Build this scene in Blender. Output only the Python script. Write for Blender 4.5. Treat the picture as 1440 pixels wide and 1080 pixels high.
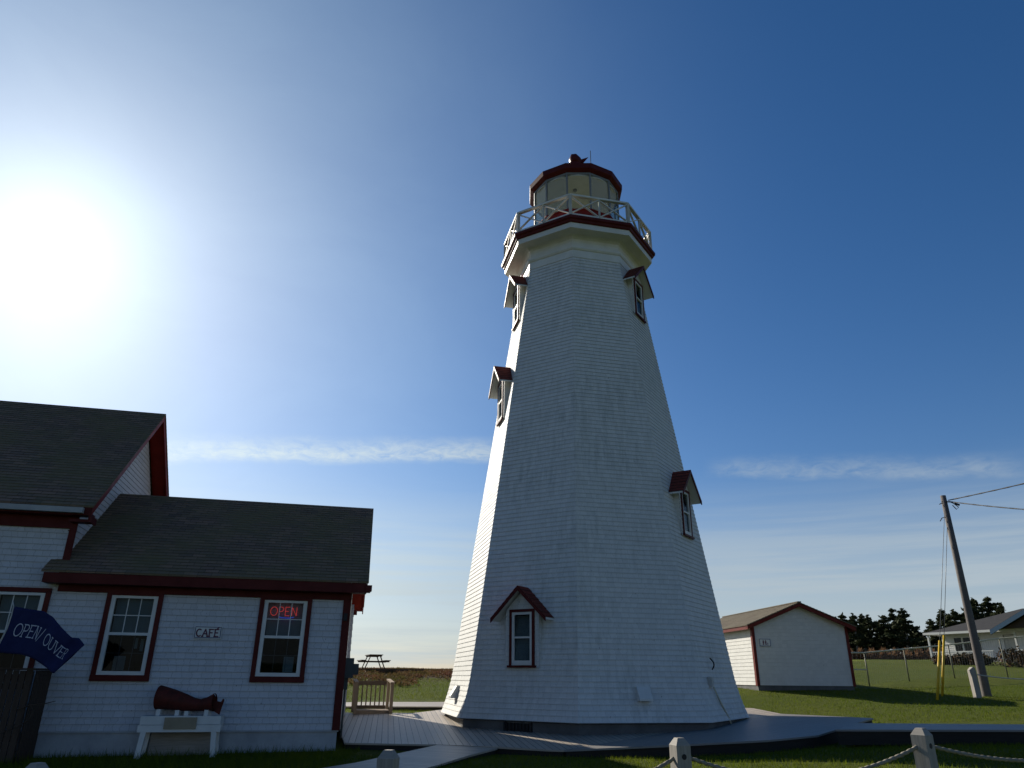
import bpy, math, random
import numpy as np
from mathutils import Vector
R = math.radians
for o in list(bpy.data.objects): bpy.data.objects.remove(o)
SC = bpy.context.scene
COL = SC.collection

# ------------------------------------------------------------------ camera
PITCH, ROLL, EYE = 22.1626, 0.5663, 1.6
cd = bpy.data.cameras.new("camera"); cam = bpy.data.objects.new("camera", cd); COL.objects.link(cam)
cd.sensor_width = 36.0; cd.lens = 36.0 * 1012.67 / 1440; cd.clip_end = 8000; cd.clip_start = 0.05
p, r = R(PITCH), R(ROLL)
fw = Vector((0, math.cos(p), math.sin(p))); rt = Vector((1, 0, 0)); up = Vector((0, -math.sin(p), math.cos(p)))
cr = rt*math.cos(r) + up*math.sin(r); cu = -rt*math.sin(r) + up*math.cos(r)
from mathutils import Matrix
M = Matrix(((cr.x, cu.x, -fw.x, 0), (cr.y, cu.y, -fw.y, 0), (cr.z, cu.z, -fw.z, EYE), (0, 0, 0, 1)))
cam.matrix_world = M
SC.camera = cam

# ------------------------------------------------------------------ light
SUN_AZ, SUN_EL = 126.8, 27.3            # azimuth counter-clockwise from +X
SD = Vector((math.cos(R(SUN_EL))*math.cos(R(SUN_AZ)), math.cos(R(SUN_EL))*math.sin(R(SUN_AZ)), math.sin(R(SUN_EL))))
sl = bpy.data.lights.new("sun", 'SUN'); sl.energy = 4.9; sl.angle = R(0.53); sl.color = (1.0, 0.93, 0.80)
so = bpy.data.objects.new("sun", sl); COL.objects.link(so)
so.rotation_mode = 'QUATERNION'; so.rotation_quaternion = SD.to_track_quat('Z', 'Y')
SC.view_settings.view_transform = 'Standard'; SC.view_settings.look = 'None'
SC.view_settings.exposure = 0.5; SC.view_settings.gamma = 1.0

AIR, DUST, OZ, SAT, STR, GA, GB = 1.0, 0.25, 2.4, 1.31, .060, 8.0, 2.35
W = bpy.data.worlds.new("World"); SC.world = W; W.use_nodes = True
wn = W.node_tree.nodes; wl = W.node_tree.links; wn.clear()
class NT:
    """small helper for node graphs"""
    def __init__(s, tree): s.t = tree
    def n(s, typ, **kw):
        x = s.t.nodes.new(typ)
        for k, v in kw.items(): setattr(x, k, v)
        return x
    def put(s, sock, v):
        if hasattr(v, 'is_output') or isinstance(v, bpy.types.NodeSocket): s.t.links.new(v, sock)
        else: sock.default_value = v
    def m(s, op, a, b=0.0, c=0.0, clamp=False):
        x = s.n('ShaderNodeMath', operation=op, use_clamp=clamp)
        s.put(x.inputs[0], a); s.put(x.inputs[1], b); s.put(x.inputs[2], c); return x.outputs[0]
    def dot(s, v, c):
        x = s.n('ShaderNodeVectorMath', operation='DOT_PRODUCT'); s.put(x.inputs[0], v); x.inputs[1].default_value = c
        return x.outputs['Value']
    def vmul(s, v, c):
        x = s.n('ShaderNodeVectorMath', operation='MULTIPLY'); s.put(x.inputs[0], v); x.inputs[1].default_value = c
        return x.outputs[0]
    def noise(s, vec, scale, detail=4, rough=.55, out='Fac', dist=0.0):
        x = s.n('ShaderNodeTexNoise'); s.put(x.inputs['Vector'], vec); x.inputs['Scale'].default_value = scale
        x.inputs['Detail'].default_value = detail; x.inputs['Roughness'].default_value = rough
        x.inputs['Distortion'].default_value = dist
        return x.outputs[out]
    def rng(s, v, a, b, c=0.0, d=1.0, smooth=False):
        x = s.n('ShaderNodeMapRange'); x.clamp = True
        if smooth: x.interpolation_type = 'SMOOTHSTEP'
        s.put(x.inputs[0], v)
        for i, q in enumerate((a, b, c, d)): x.inputs[i+1].default_value = q
        return x.outputs[0]
    def mix(s, f, a, b, mode='MIX'):
        x = s.n('ShaderNodeMix', data_type='RGBA', blend_type=mode)
        s.put(x.inputs['Factor'], f)
        for nm, v in (('A', a), ('B', b)):
            k = [i for i in x.inputs if i.name == nm and i.type == 'RGBA'][0]
            s.put(k, v if not isinstance(v, tuple) else (*v[:3], 1))
        return [o for o in x.outputs if o.type == 'RGBA'][0]
w = NT(W.node_tree)
sky = w.n('ShaderNodeTexSky', sky_type='NISHITA'); sky.sun_disc = False
sky.sun_elevation = R(SUN_EL); sky.sun_rotation = R(90 - SUN_AZ)
sky.altitude = 10; sky.air_density = AIR; sky.dust_density = DUST; sky.ozone_density = OZ
D = w.n('ShaderNodeTexCoord').outputs['Generated']
sd = w.m('MINIMUM', w.dot(D, SD), 1.0)
ang = w.m('ARCCOSINE', sd)                                   # radians from the sun
g1 = w.m('EXPONENT', w.m('DIVIDE', ang, -0.10))
g2 = w.m('EXPONENT', w.m('MULTIPLY', w.m('POWER', w.m('DIVIDE', ang, 0.54), 2.6), -1.0))
cir = w.noise(w.vmul(D, (2.2, 2.2, 4.5)), 1.6, 6, .62, dist=.5)
glow = w.m('ADD', w.m('MULTIPLY', g1, GA), w.m('MULTIPLY', w.m('MULTIPLY', g2, GB), w.rng(cir, .3, .7, .88, 1.12)))
z = w.dot(D, (0, 0, 1))
# thin high cloud: low haze bands and two streaks
band_n = w.noise(w.vmul(D, (1.2, 1.2, 26.0)), 2.2, 5, .6)
hz = w.rng(z, 0.265, 0.10, 0, 1, True)
bands = w.m('MULTIPLY', hz, w.rng(band_n, 0.36, 0.62, 0.62, 1.0, True))
wisp = w.noise(w.vmul(D, (16, 16, 42)), 2.4, 6, .68, dist=.6)
wisp2 = w.noise(w.vmul(D, (9, 9, 12)), 1.7, 3, .5)
def streak(d1, d2, wid, off, a0, a1, strength):
    n = Vector(d1).cross(Vector(d2)).normalized()
    if n.z < 0: n = -n
    s = w.m('ADD', w.dot(D, n), w.m('MULTIPLY', w.m('SUBTRACT', wisp2, .5), off))
    up_ = w.rng(s, 0.0, wid*1.6, 1, 0, True); dn = w.rng(s, -wid*.7, 0.0, 0, 1, True)
    core = w.m('MULTIPLY', up_, dn)
    core = w.m('MULTIPLY', core, w.rng(wisp, .28, .62, .1, 1))
    x = w.dot(D, (1, 0, 0))
    rangex = w.m('MULTIPLY', w.rng(x, a0, a0+.05, 0, 1, True), w.rng(x, a1-.03, a1, 1, 0, True))
    return w.m('MULTIPLY', w.m('MULTIPLY', core, rangex), strength)
s1 = streak((-0.426, .869, .253), (-.028, .958, .2835), .020, .014, -.47, .14, .72)
s2 = streak((.309, .917, .2515), (.568, .792, .2205), .017, .016, .25, .585, .34)
cl = w.m('MINIMUM', w.m('ADD', w.m('MULTIPLY', bands, 0.86), w.m('ADD', s1, s2)), 1.0)
cloudcol = w.mix(w.rng(sd, .75, 1.0), (5.3, 6.2, 6.8), (8.4, 9.1, 9.1))
hs = w.n('ShaderNodeHueSaturation'); hs.inputs['Saturation'].default_value = SAT; w.put(hs.inputs['Color'], sky.outputs[0])
base = w.mix(cl, w.vmul(hs.outputs[0], (1.03, .935, 1.03)), cloudcol)
# glow of the thin haze round the sun
gl = w.n('ShaderNodeVectorMath', operation='SCALE'); gl.inputs[0].default_value = (.90, 1.14, 1.0); w.put(gl.inputs['Scale'], glow)
ad = w.n('ShaderNodeVectorMath', operation='ADD'); w.put(ad.inputs[0], base); w.put(ad.inputs[1], gl.outputs[0])
bg = w.n('ShaderNodeBackground'); w.put(bg.inputs[0], ad.outputs[0]); bg.inputs[1].default_value = STR
ow = w.n('ShaderNodeOutputWorld'); wl.new(bg.outputs[0], ow.inputs[0])

# ------------------------------------------------------------------ helpers
class MB:
    def __init__(s): s.v = []; s.f = []; s.uv = []; s.sm = []
    def vi(s, p): s.v.append(tuple(p)); return len(s.v)-1
    def face(s, pts, uv=None, smooth=False):
        i = [s.vi(q) for q in pts]; s.f.append(i); s.uv.append(uv or [(0, 0)]*len(pts)); s.sm.append(smooth)
    def box(s, x0, y0, z0, x1, y1, z1):
        a = [(x0,y0,z0),(x1,y0,z0),(x1,y1,z0),(x0,y1,z0),(x0,y0,z1),(x1,y0,z1),(x1,y1,z1),(x0,y1,z1)]
        s.hexa(a)
    def hexa(s, a):
        for q in ((0,3,2,1),(4,5,6,7),(0,1,5,4),(1,2,6,5),(2,3,7,6),(3,0,4,7)):
            P = [Vector(a[k]) for k in q]
            e = P[1]-P[0]; le = e.length or 1; h = (P[3]-P[0]).length
            long_ = le >= h
            uv = [(0,0),(le,0),(le,h),(0,h)] if long_ else [(0,0),(0,le),(h,le),(h,0)]
            s.face(P, uv)
    def bar(s, a, b, wx, wy, upv=(0,0,1)):
        a = Vector(a); b = Vector(b); d = (b-a).normalized(); u = Vector(upv)
        if abs(d.dot(u)) > .98: u = Vector((0,1,0))
        sx = d.cross(u).normalized()*wx/2; sy = sx.cross(d).normalized()*wy/2
        s.hexa([a-sx-sy, a+sx-sy, a+sx+sy, a-sx+sy, b-sx-sy, b+sx-sy, b+sx+sy, b-sx+sy])
    def tube(s, pts, rad, n=8, caps=True, lobes=0, pitch=.1):
        pts = [Vector(q) for q in pts]; rings = []; dist = 0; u0 = None
        for i, q in enumerate(pts):
            d = (pts[min(i+1, len(pts)-1)] - pts[max(i-1, 0)]).normalized()
            if i: dist += (q-pts[i-1]).length
            if u0 is None:
                u0 = d.cross(Vector((0,0,1))) if abs(d.z) < .95 else d.cross(Vector((0,1,0)))
            u = (u0 - d*u0.dot(d)).normalized(); u0 = u; v = d.cross(u)
            rr = rad[i] if hasattr(rad, '__len__') else rad
            ring = []
            for k in range(n):
                a = 2*math.pi*k/n; f = 1 + (.22*math.cos(lobes*a - dist/pitch*2*math.pi) if lobes else 0)
                ring.append(s.vi(q + (u*math.cos(a)+v*math.sin(a))*rr*f))
            rings.append((ring, dist))
        for (r0, d0), (r1, d1) in zip(rings, rings[1:]):
            for k in range(n):
                j = (k+1) % n
                s.f.append([r0[k], r0[j], r1[j], r1[k]]); s.sm.append(True)
                s.uv.append([(k/n,d0),((k+1)/n,d0),((k+1)/n,d1),(k/n,d1)])
        if caps:
            for rg in (rings[0][0][::-1], rings[-1][0]):
                s.f.append(list(rg)); s.sm.append(False); s.uv.append([(0,0)]*n)
    def prism(s, poly, d):                    # poly: list of 3-D points, extruded by vector d
        P = [Vector(q) for q in poly]; d = Vector(d); n = len(P)
        s.face([*P]); s.face([q+d for q in reversed(P)])
        for i in range(n):
            j = (i+1) % n; s.face([P[j], P[i], P[i]+d, P[j]+d], [(0,0),(0,1),(1,1),(1,0)])
    def ring(s, prof, n, a0=0.0, cx=0, cy=0, half=False, closed=False):
        """polygonal lathe: prof list of (radius, z)"""
        m = len(prof)
        for i in range(m-1 if not closed else m):
            (r0, z0), (r1, z1) = prof[i], prof[(i+1) % m]
            for k in range(n):
                a = a0+2*math.pi*k/n; b = a0+2*math.pi*(k+1)/n
                A = (cx+r0*math.cos(a), cy+r0*math.sin(a), z0); B = (cx+r0*math.cos(b), cy+r0*math.sin(b), z0)
                Cc = (cx+r1*math.cos(b), cy+r1*math.sin(b), z1); Dd = (cx+r1*math.cos(a), cy+r1*math.sin(a), z1)
                e = 2*r0*math.sin(math.pi/n); e1 = 2*r1*math.sin(math.pi/n)
                h = math.hypot(r1-r0, z1-z0) or 0
                off = k*7.3
                s.face([A,B,Cc,Dd], [(off-e/2,z0),(off+e/2,z0),(off+e1/2,z0+h),(off-e1/2,z0+h)])
    def build(s, name, mat, parent=None, loc=None, rotz=None):
        me = bpy.data.meshes.new(name); me.from_pydata([tuple(q) for q in s.v], [], s.f)
        uvl = me.uv_layers.new(name="uv"); fl = [c for u in s.uv for q in u for c in q]
        uvl.data.foreach_set('uv', fl)
        me.polygons.foreach_set('use_smooth', s.sm)
        if any(s.sm): 
            import bmesh
            me.update()
        me.materials.append(mat); me.validate()
        o = bpy.data.objects.new(name, me); COL.objects.link(o)
        if parent: o.parent = parent
        if loc: o.location = loc
        if rotz is not None: o.rotation_euler = (0,0,rotz)
        return o
def tag(o, label=None, cat=None, group=None, kind=None):
    if label: o['label'] = label
    if cat: o['category'] = cat
    if group: o['group'] = group
    if kind: o['kind'] = kind
    return o
def empty(name, loc, rz=0.0, parent=None):
    o = bpy.data.objects.new(name, None); o.empty_display_size = .3; COL.objects.link(o)
    o.location = loc; o.rotation_euler = (0,0,rz)
    if parent: o.parent = parent
    return o

def lap(mb, O, U, V, N, L, H, expo, th, xr=None, holes=(), z_off=0.0):
    """overlapping shingle courses on a plane; xr(h)->(x0,x1); holes (x0,h0,x1,h1)"""
    O, U, V, N = map(Vector, (O, U, V, N)); h = 0.0
    rows = [];
    cuts = sorted({0.0, H, *[q for hh in holes for q in (hh[1], hh[3]) if 0 < q < H]})
    hs = []; k = 0
    while h < H-1e-4: hs.append((h, min(h+expo, H))); h += expo
    for (a, b) in hs:
        sub = [a] + [c for c in cuts if a+1e-3 < c < b-1e-3] + [b]
        for c0, c1 in zip(sub, sub[1:]):
            mid = (c0+c1)/2
            l0, r0 = (xr(c0) if xr else (0, L)); l1, r1 = (xr(c1) if xr else (0, L))
            hx = sorted([(q[0], q[2]) for q in holes if q[1]-1e-4 <= mid <= q[3]+1e-4])
            segs = []; cur = None
            edges = [None] + [e for q in hx for e in q] + [None]
            for i in range(0, len(edges), 2): segs.append((edges[i], edges[i+1]))
            t0 = th*(1-(c0-a)/expo); t1 = th*(1-(c1-a)/expo)+.0005
            for sa, sb in segs:
                A0 = l0 if sa is None else sa; A1 = l1 if sa is None else sa
                B0 = r0 if sb is None else sb; B1 = r1 if sb is None else sb
                if B0-A0 < 1e-4 and B1-A1 < 1e-4: continue
                P = lambda x, hh, t: O+U*x+V*hh+N*t
                mb.face([P(A0,c0,t0), P(B0,c0,t0), P(B1,c1,t1), P(A1,c1,t1)], [(A0,c0+z_off),(B0,c0+z_off),(B1,c1+z_off),(A1,c1+z_off)])
                if c0 == a: mb.face([P(A0,c0,0), P(B0,c0,0), P(B0,c0,t0), P(A0,c0,t0)], [(A0,c0-.01),(B0,c0-.01),(B0,c0),(A0,c0)])

# ------------------------------------------------------------------ materials
def mat(name):
    m = bpy.data.materials.new(name); m.use_nodes = True; m.node_tree.nodes.clear(); return m, NT(m.node_tree)
def finish(t, col, rough=.7, bump=None, bstr=.3, spec=.3, metal=0.0, bdist=.01, emis=None, estr=0):
    b = t.n('ShaderNodeBsdfPrincipled')
    t.put(b.inputs['Base Color'], col if not isinstance(col, tuple) else (*col, 1)); t.put(b.inputs['Roughness'], rough)
    b.inputs['Specular IOR Level'].default_value = spec; b.inputs['Metallic'].default_value = metal
    if bump is not None:
        q = t.n('ShaderNodeBump'); q.inputs['Strength'].default_value = bstr; q.inputs['Distance'].default_value = bdist
        t.put(q.inputs['Height'], bump); t.t.links.new(q.outputs[0], b.inputs['Normal'])
    if emis: b.inputs['Emission Color'].default_value = (*emis, 1); b.inputs['Emission Strength'].default_value = estr
    o = t.n('ShaderNodeOutputMaterial'); t.t.links.new(b.outputs[0], o.inputs[0]); return b
def uvc(t): return t.n('ShaderNodeTexCoord').outputs['UV']
def objc(t): return t.n('ShaderNodeTexCoord').outputs['Object']

def shingle_white(name, expo, col, dirt, stain=.5, wid=.15, joint=.55):
    m, t = mat(name); u = uvc(t); o = objc(t)
    br = t.n('ShaderNodeTexBrick'); br.offset = 0; br.offset_frequency = 2; br.squash = 1.35; br.squash_frequency = 3
    sp = t.n('ShaderNodeSeparateXYZ'); t.put(sp.inputs[0], u); wn2 = t.n('ShaderNodeTexWhiteNoise', noise_dimensions='1D')
    t.put(wn2.inputs['W'], t.m('FLOOR', t.m('DIVIDE', t.m('ADD', sp.outputs[1], .0005), expo)))
    wob = t.m('MULTIPLY', t.m('SUBTRACT', t.noise(t.vmul(u, (4, 8, 1)), 1.0, 2, .5), .5), .16)
    cb_ = t.n('ShaderNodeCombineXYZ'); t.put(cb_.inputs[0], t.m('ADD', t.m('ADD', sp.outputs[0], t.m('MULTIPLY', wn2.outputs[0], wid*3)), wob)); t.put(cb_.inputs[1], sp.outputs[1])
    t.put(br.inputs['Vector'], cb_.outputs[0]); br.inputs['Scale'].default_value = 1.0
    br.inputs['Brick Width'].default_value = wid; br.inputs['Row Height'].default_value = expo
    br.inputs['Mortar Size'].default_value = .0035; br.inputs['Mortar Smooth'].default_value = .3
    br.inputs['Color1'].default_value = (1,1,1,1); br.inputs['Color2'].default_value = (.89,.89,.89,1); br.inputs['Mortar'].default_value = (joint,joint,joint,1)
    br.inputs['Bias'].default_value = -.2
    big = t.noise(o, .55, 5, .6); streak_ = t.noise(t.vmul(o, (5, 5, .55)), 1.3, 5, .65); fine = t.noise(t.vmul(u, (9, 60, 1)), 1.0, 3, .6)
    speck = t.rng(t.noise(t.vmul(o, (11, 11, 5)), 1.5, 2, .5), .735, .77)
    dm = t.m('MULTIPLY', t.rng(streak_, .42, .75), t.rng(big, .38, .68))
    c = t.mix(t.m('MULTIPLY', dm, stain), (*col, 1), (*dirt, 1))
    c = t.mix(1.0, c, br.outputs['Color'], 'MULTIPLY')
    c = t.mix(t.m('MULTIPLY', t.rng(fine, .35, .8), .22), c, (*dirt, 1))
    c = t.mix(t.m('MULTIPLY', speck, .65), c, (.06, .055, .05, 1))
    finish(t, c, .62, t.m('ADD', t.m('MULTIPLY', br.outputs['Fac'], -1.0), t.m('MULTIPLY', fine, .35)), .35, .3, bdist=.006)
    return m
def painted(name, col, var=.25, rough=.5, grain=None, scale=3.0, dark=None):
    m, t = mat(name); o = objc(t)
    n1 = t.noise(o, scale, 5, .6); n2 = t.noise(t.vmul(o, grain or (14, 14, 14)), 2, 3, .6)
    d = dark or tuple(q*(1-var) for q in col)
    c = t.mix(t.rng(n1, .3, .7), (*col, 1), (*d, 1)); c = t.mix(t.m('MULTIPLY', t.rng(n2, .35, .75), .35), c, (*d, 1))
    finish(t, c, t.rng(n1, .2, .8, rough-.08, rough+.12), n2, .15, .25 if 'red' not in name else .12, bdist=.004); return m
def asphalt_roof(name, a, b, c_):
    m, t = mat(name); u = uvc(t); o = objc(t)
    br = t.n('ShaderNodeTexBrick'); br.offset = .43; br.offset_frequency = 2
    t.put(br.inputs['Vector'], u); br.inputs['Scale'].default_value = 1
    br.inputs['Brick Width'].default_value = .29; br.inputs['Row Height'].default_value = .14
    br.inputs['Mortar Size'].default_value = .006; br.inputs['Mortar Smooth'].default_value = .5
    br.inputs['Color1'].default_value = (*a, 1); br.inputs['Color2'].default_value = (*b, 1); br.inputs['Mortar'].default_value = (.02,.019,.018,1)
    n = t.noise(o, .8, 6, .7); g = t.noise(o, 160, 2, .6); g2 = t.noise(o, 9, 3, .6)
    cc = t.mix(t.m('MULTIPLY', t.rng(n, .38, .62), .85), br.outputs['Color'], (*c_, 1))
    cc = t.mix(t.m('MULTIPLY', t.rng(g, .4, .7), .5), cc, (.03,.03,.03,1))
    cc = t.mix(t.m('MULTIPLY', t.rng(g2, .5, .75), .35), cc, (*b, 1))
    finish(t, cc, .9, t.m('ADD', g, t.m('MULTIPLY', br.outputs['Fac'], -1.5)), .5, .12, bdist=.006); return m
def wood(name, a, b, spacing=None, gapdark=(.015,.013,.012), rough=.75, spec=.25, vary=.4):
    m, t = mat(name); u = uvc(t)
    g = t.noise(t.vmul(u, (2.2, 34, 1)), 1.0, 5, .65, dist=.4); big = t.noise(u, .7, 4, .6)
    c = t.mix(t.rng(g, .3, .72), (*a, 1), (*b, 1)); c = t.mix(t.m('MULTIPLY', t.rng(big, .35, .7), .5), c, (*b, 1)); hgt = g
    if spacing:
        sx = t.n('ShaderNodeSeparateXYZ'); t.put(sx.inputs[0], u)
        y = t.m('DIVIDE', sx.outputs[1], spacing); fr = t.m('FRACT', y); idx = t.m('FLOOR', y)
        wn_ = t.n('ShaderNodeTexWhiteNoise', noise_dimensions='1D'); t.put(wn_.inputs['W'], idx)
        c = t.mix(t.m('MULTIPLY', wn_.outputs[0], vary), c, (*(q*.8 for q in b), 1))
        gap = t.m('MAXIMUM', t.rng(fr, .07, .03), t.rng(fr, .93, .97))
        c = t.mix(gap, c, (*gapdark, 1)); hgt = t.m('SUBTRACT', t.m('MULTIPLY', g, .3), t.m('MULTIPLY', gap, 2.0))
    finish(t, c, rough, hgt, .4, spec, bdist=.006); return m
def glass(name, tint, refl=1.0, rough=.02):
    m, t = mat(name)
    fr = t.n('ShaderNodeFresnel'); fr.inputs[0].default_value = 1.55
    tr = t.n('ShaderNodeBsdfTransparent'); tr.inputs[0].default_value = (*tint, 1)
    gl_ = t.n('ShaderNodeBsdfGlossy'); gl_.inputs['Roughness'].default_value = rough
    nb = t.n('ShaderNodeBump'); nb.inputs['Strength'].default_value = .02; t.put(nb.inputs['Height'], t.noise(objc(t), 1.5, 2)); t.t.links.new(nb.outputs[0], gl_.inputs['Normal'])
    mx = t.n('ShaderNodeMixShader'); t.put(mx.inputs[0], t.m('MULTIPLY', fr.outputs[0], refl, clamp=True))
    t.t.links.new(tr.outputs[0], mx.inputs[1]); t.t.links.new(gl_.outputs[0], mx.inputs[2])
    o = t.n('ShaderNodeOutputMaterial'); t.t.links.new(mx.outputs[0], o.inputs[0]); return m

M_TOWER = shingle_white("white shingle tower", .127, (.62,.62,.60), (.27,.29,.27), .68, .16, .66)
M_CAFE = shingle_white("white shingle cafe", .127, (.52,.53,.56), (.31,.32,.33), .4, .15, .52)
M_SHED = shingle_white("white shingle shed", .14, (.58,.57,.54), (.44,.43,.41), .3, .17, .86)
M_WHITE = painted("white paint", (.64,.64,.61), .16, .45)
M_FOUND = painted("painted concrete", (.42,.43,.44), .35, .7, scale=1.5)
M_WHITE_OLD = painted("weathered white paint", (.55,.54,.50), .35, .55)
M_RED = painted("dark red paint", (.098,.014,.012), .35, .5)
M_RED2 = painted("brick red paint", (.23,.022,.014), .3, .5)
M_RED3 = painted("worn red trim", (.15,.022,.015), .35, .5)
M_ROOF = asphalt_roof("grey asphalt shingles", (.29,.185,.13), (.16,.115,.085), (.17,.14,.07))
M_ROOF_BROWN = asphalt_roof("brown asphalt shingles", (.20,.165,.125), (.145,.118,.088), (.17,.15,.11))
M_ROOF_RED = asphalt_roof("red wood shingles", (.26,.045,.030), (.17,.030,.022), (.13,.03,.02))
M_CONC = painted("grey concrete", (.20,.19,.18), .35, .85, scale=2)
M_CONC_D = painted("dark grey foundation", (.13,.13,.13), .4, .85, scale=2)
M_DECK = wood("weathered deck boards", (.50,.42,.335), (.33,.275,.22), .145, rough=.5, spec=.5, vary=.75)
M_DECK2 = wood("grey stained deck boards", (.27,.25,.235), (.19,.178,.165), .145, rough=.5, spec=.5)
M_SKIRT_SHADE = wood("shade-dark deck skirt", (.030,.026,.022), (.018,.015,.013))  # near-black: the shade under the deck edge is put into the colour
M_WOOD = wood("raw timber", (.30,.22,.15), (.18,.13,.09))
M_WOODG = wood("grey timber", (.36,.33,.29), (.22,.20,.175))
M_WOOD_SHADED = wood("brown shaded timber", (.16,.115,.08), (.10,.07,.05))  # raw timber darkened, shade of the unlit back rail put into its colour
M_DARKWOOD = wood("dark brown stained wood", (.075,.050,.034), (.040,.027,.020))
M_POLE = wood("grey pole wood", (.155,.135,.125), (.085,.075,.072))
M_YEL = painted("yellow plastic", (.62,.40,.025), .25, .45)
M_METAL = painted("grey metal", (.20,.21,.22), .2, .4)
M_GALV = painted("galvanised metal", (.56,.52,.38), .2, .45)
M_METERB = painted("dull grey box", (.085,.09,.085), .2, .6)
M_FPOST = painted("olive grey post", (.17,.165,.11), .2, .5)
M_BLACK = painted("black plastic", (.02,.02,.022), .3, .5)
M_ROPE = painted("grey rope", (.30,.27,.21), .4, .9, scale=30)
M_GLASS = glass("window glass", (.6,.66,.68), .28)
M_GLASS_C = glass("cafe window glass", (.6,.66,.68), .14)
M_GLASS_L = glass("lantern glass", (.82,.84,.80), .22)
M_DARKIN = painted("dark interior", (.030,.032,.030), .4, .9)
M_PALE = painted("pale sheet", (.44,.50,.50), .15, .9)
M_INNER = painted("cream interior paint", (.50,.51,.46), .12, .8)
M_NAVY = painted("navy blue cloth", (.012,.018,.080), .25, .8, scale=8)
M_SIGNBLUE = painted("sign blue", (.05,.07,.16), .1, .5)
M_SIGNRED = painted("sign letters", (.14,.05,.08), .1, .5)
M_TAN = painted("tan plaque", (.30,.25,.17), .2, .6)
M_LETTER = painted("pale lettering", (.48,.50,.58), .1, .7)
M_DARKBLUE = painted("blue fascia paint", (.030,.085,.15), .2, .5)
M_HROOF = asphalt_roof("dark house shingles", (.060,.058,.060), (.042,.042,.045), (.05,.05,.05))
M_HORN = painted("oxide red horn", (.12,.022,.016), .5, .6, scale=6, dark=(.05,.016,.012))
def neon(name, c, s):
    m, t = mat(name); finish(t, c, .4, emis=c, estr=s); return m
M_NEONR = neon("red neon", (.9, .07, .06), 0.62)
M_NEONB = neon("blue neon", (.05, .12, .9), .5)

# ------------------------------------------------------------------ terrain
CP = np.array([(0,0,0),(-6,4,0),(7,4,.1),(-5,8,0),(0,9,0),(5,9.5,.27),(4,14,.25),(6.8,13.5,.50),(9,12,.58),(12,12.5,.62),(10,9,.45),(-12,14,0),(-4,16.6,.08),(0,15.4,.1),(4,16.6,.16),(9.5,16,.48),(14,16.5,.6),(10,20,.55),
 (-4,20,.15),(2,22,.2),(8,22,.42),(14,22,.75),(-1,27,.40),(-4.6,30,.45),(0,30.5,.45),(6,29,.8),(9.7,30.4,1.2),(13.4,30.1,1.2),(14.8,27.2,1.0),(17.8,29,1.12),(16,34.5,1.38),(18.3,35.6,1.6),
 (23.8,37,1.83),(22,25,1.0),(30,20,1.0),(37,65,3.25),(30,55,2.7),(48,99,3.6),(20,60,2.9),(24,90,3.6),(70,60,3.6),(90,110,4.2),(-7.8,43.3,1.78),(-8,38,1.35),(-3,37,1.15),(0,44,1.75),(-6,55,1.90),(-20,55,1.9),(-20,43,1.7),
 (-25,25,.6),(-2,55,1.95),(10,50,2.2),(-40,30,.5),(-40,60,1.7),(-15,30,.6),(60,20,1.5),(-30,0,0),(30,0,.3),(60,-20,.5),(-60,0,-.5),(0,-30,0),(0,-100,0),(110,10,2),(120,150,4)], float)
def tps(d2): 
    with np.errstate(divide='ignore', invalid='ignore'):
        return np.where(d2 > 1e-9, .5*d2*np.log(d2), 0)
_n = len(CP); _K = tps(((CP[:,None,:2]-CP[None,:,:2])**2).sum(-1)) + np.eye(_n)*.8
_P = np.c_[np.ones(_n), CP[:,:2]]; _A = np.block([[_K,_P],[_P.T,np.zeros((3,3))]])
_w = np.linalg.solve(_A, np.r_[CP[:,2],0,0,0])
def gz(x, y):
    x = np.atleast_1d(np.asarray(x,float)); y = np.atleast_1d(np.asarray(y,float))
    sh = x.shape; X_ = x.ravel(); Y_ = y.ravel(); out = np.zeros(len(X_))
    for i in range(0, len(X_), 4000):
        xx, yy = X_[i:i+4000], Y_[i:i+4000]
        K = tps((xx[:,None]-CP[:,0])**2+(yy[:,None]-CP[:,1])**2)
        out[i:i+4000] = K@_w[:_n]+_w[_n]+_w[_n+1]*xx+_w[_n+2]*yy
    far = np.hypot(X_-10, Y_-30)
    flat = np.where(X_ > 12, 3.8, 0.0)
    k = np.clip((far-95)/60, 0, 1); k = k*k*(3-2*k)
    out = np.clip(out, -1.5, 5)*(1-k)+np.clip(flat, 0, 4)*k
    # the cliff edge: west/north-west the land drops to the sea
    edge = 58 + .35*np.clip(X_-4, 0, 400) + 3*np.sin(X_*.13)+1.5*np.sin(X_*.41)
    edge = np.where(X_ > 30, edge+(X_-30)*6, edge)
    c = np.clip((Y_-edge)/6, 0, 1); c = c*c*(3-2*c)
    cw = np.clip((-X_-70)/8, 0, 1)
    c = np.maximum(c, cw)
    out = out*(1-c)+(-16)*c
    out = out + .035*np.sin(X_*.9+1.3)*np.sin(Y_*.7)*np.clip((Y_-24)/10, 0, 1)*(1-c)
    return out.reshape(sh)
def g1(x, y): return float(gz(x, y)[0])

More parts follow.
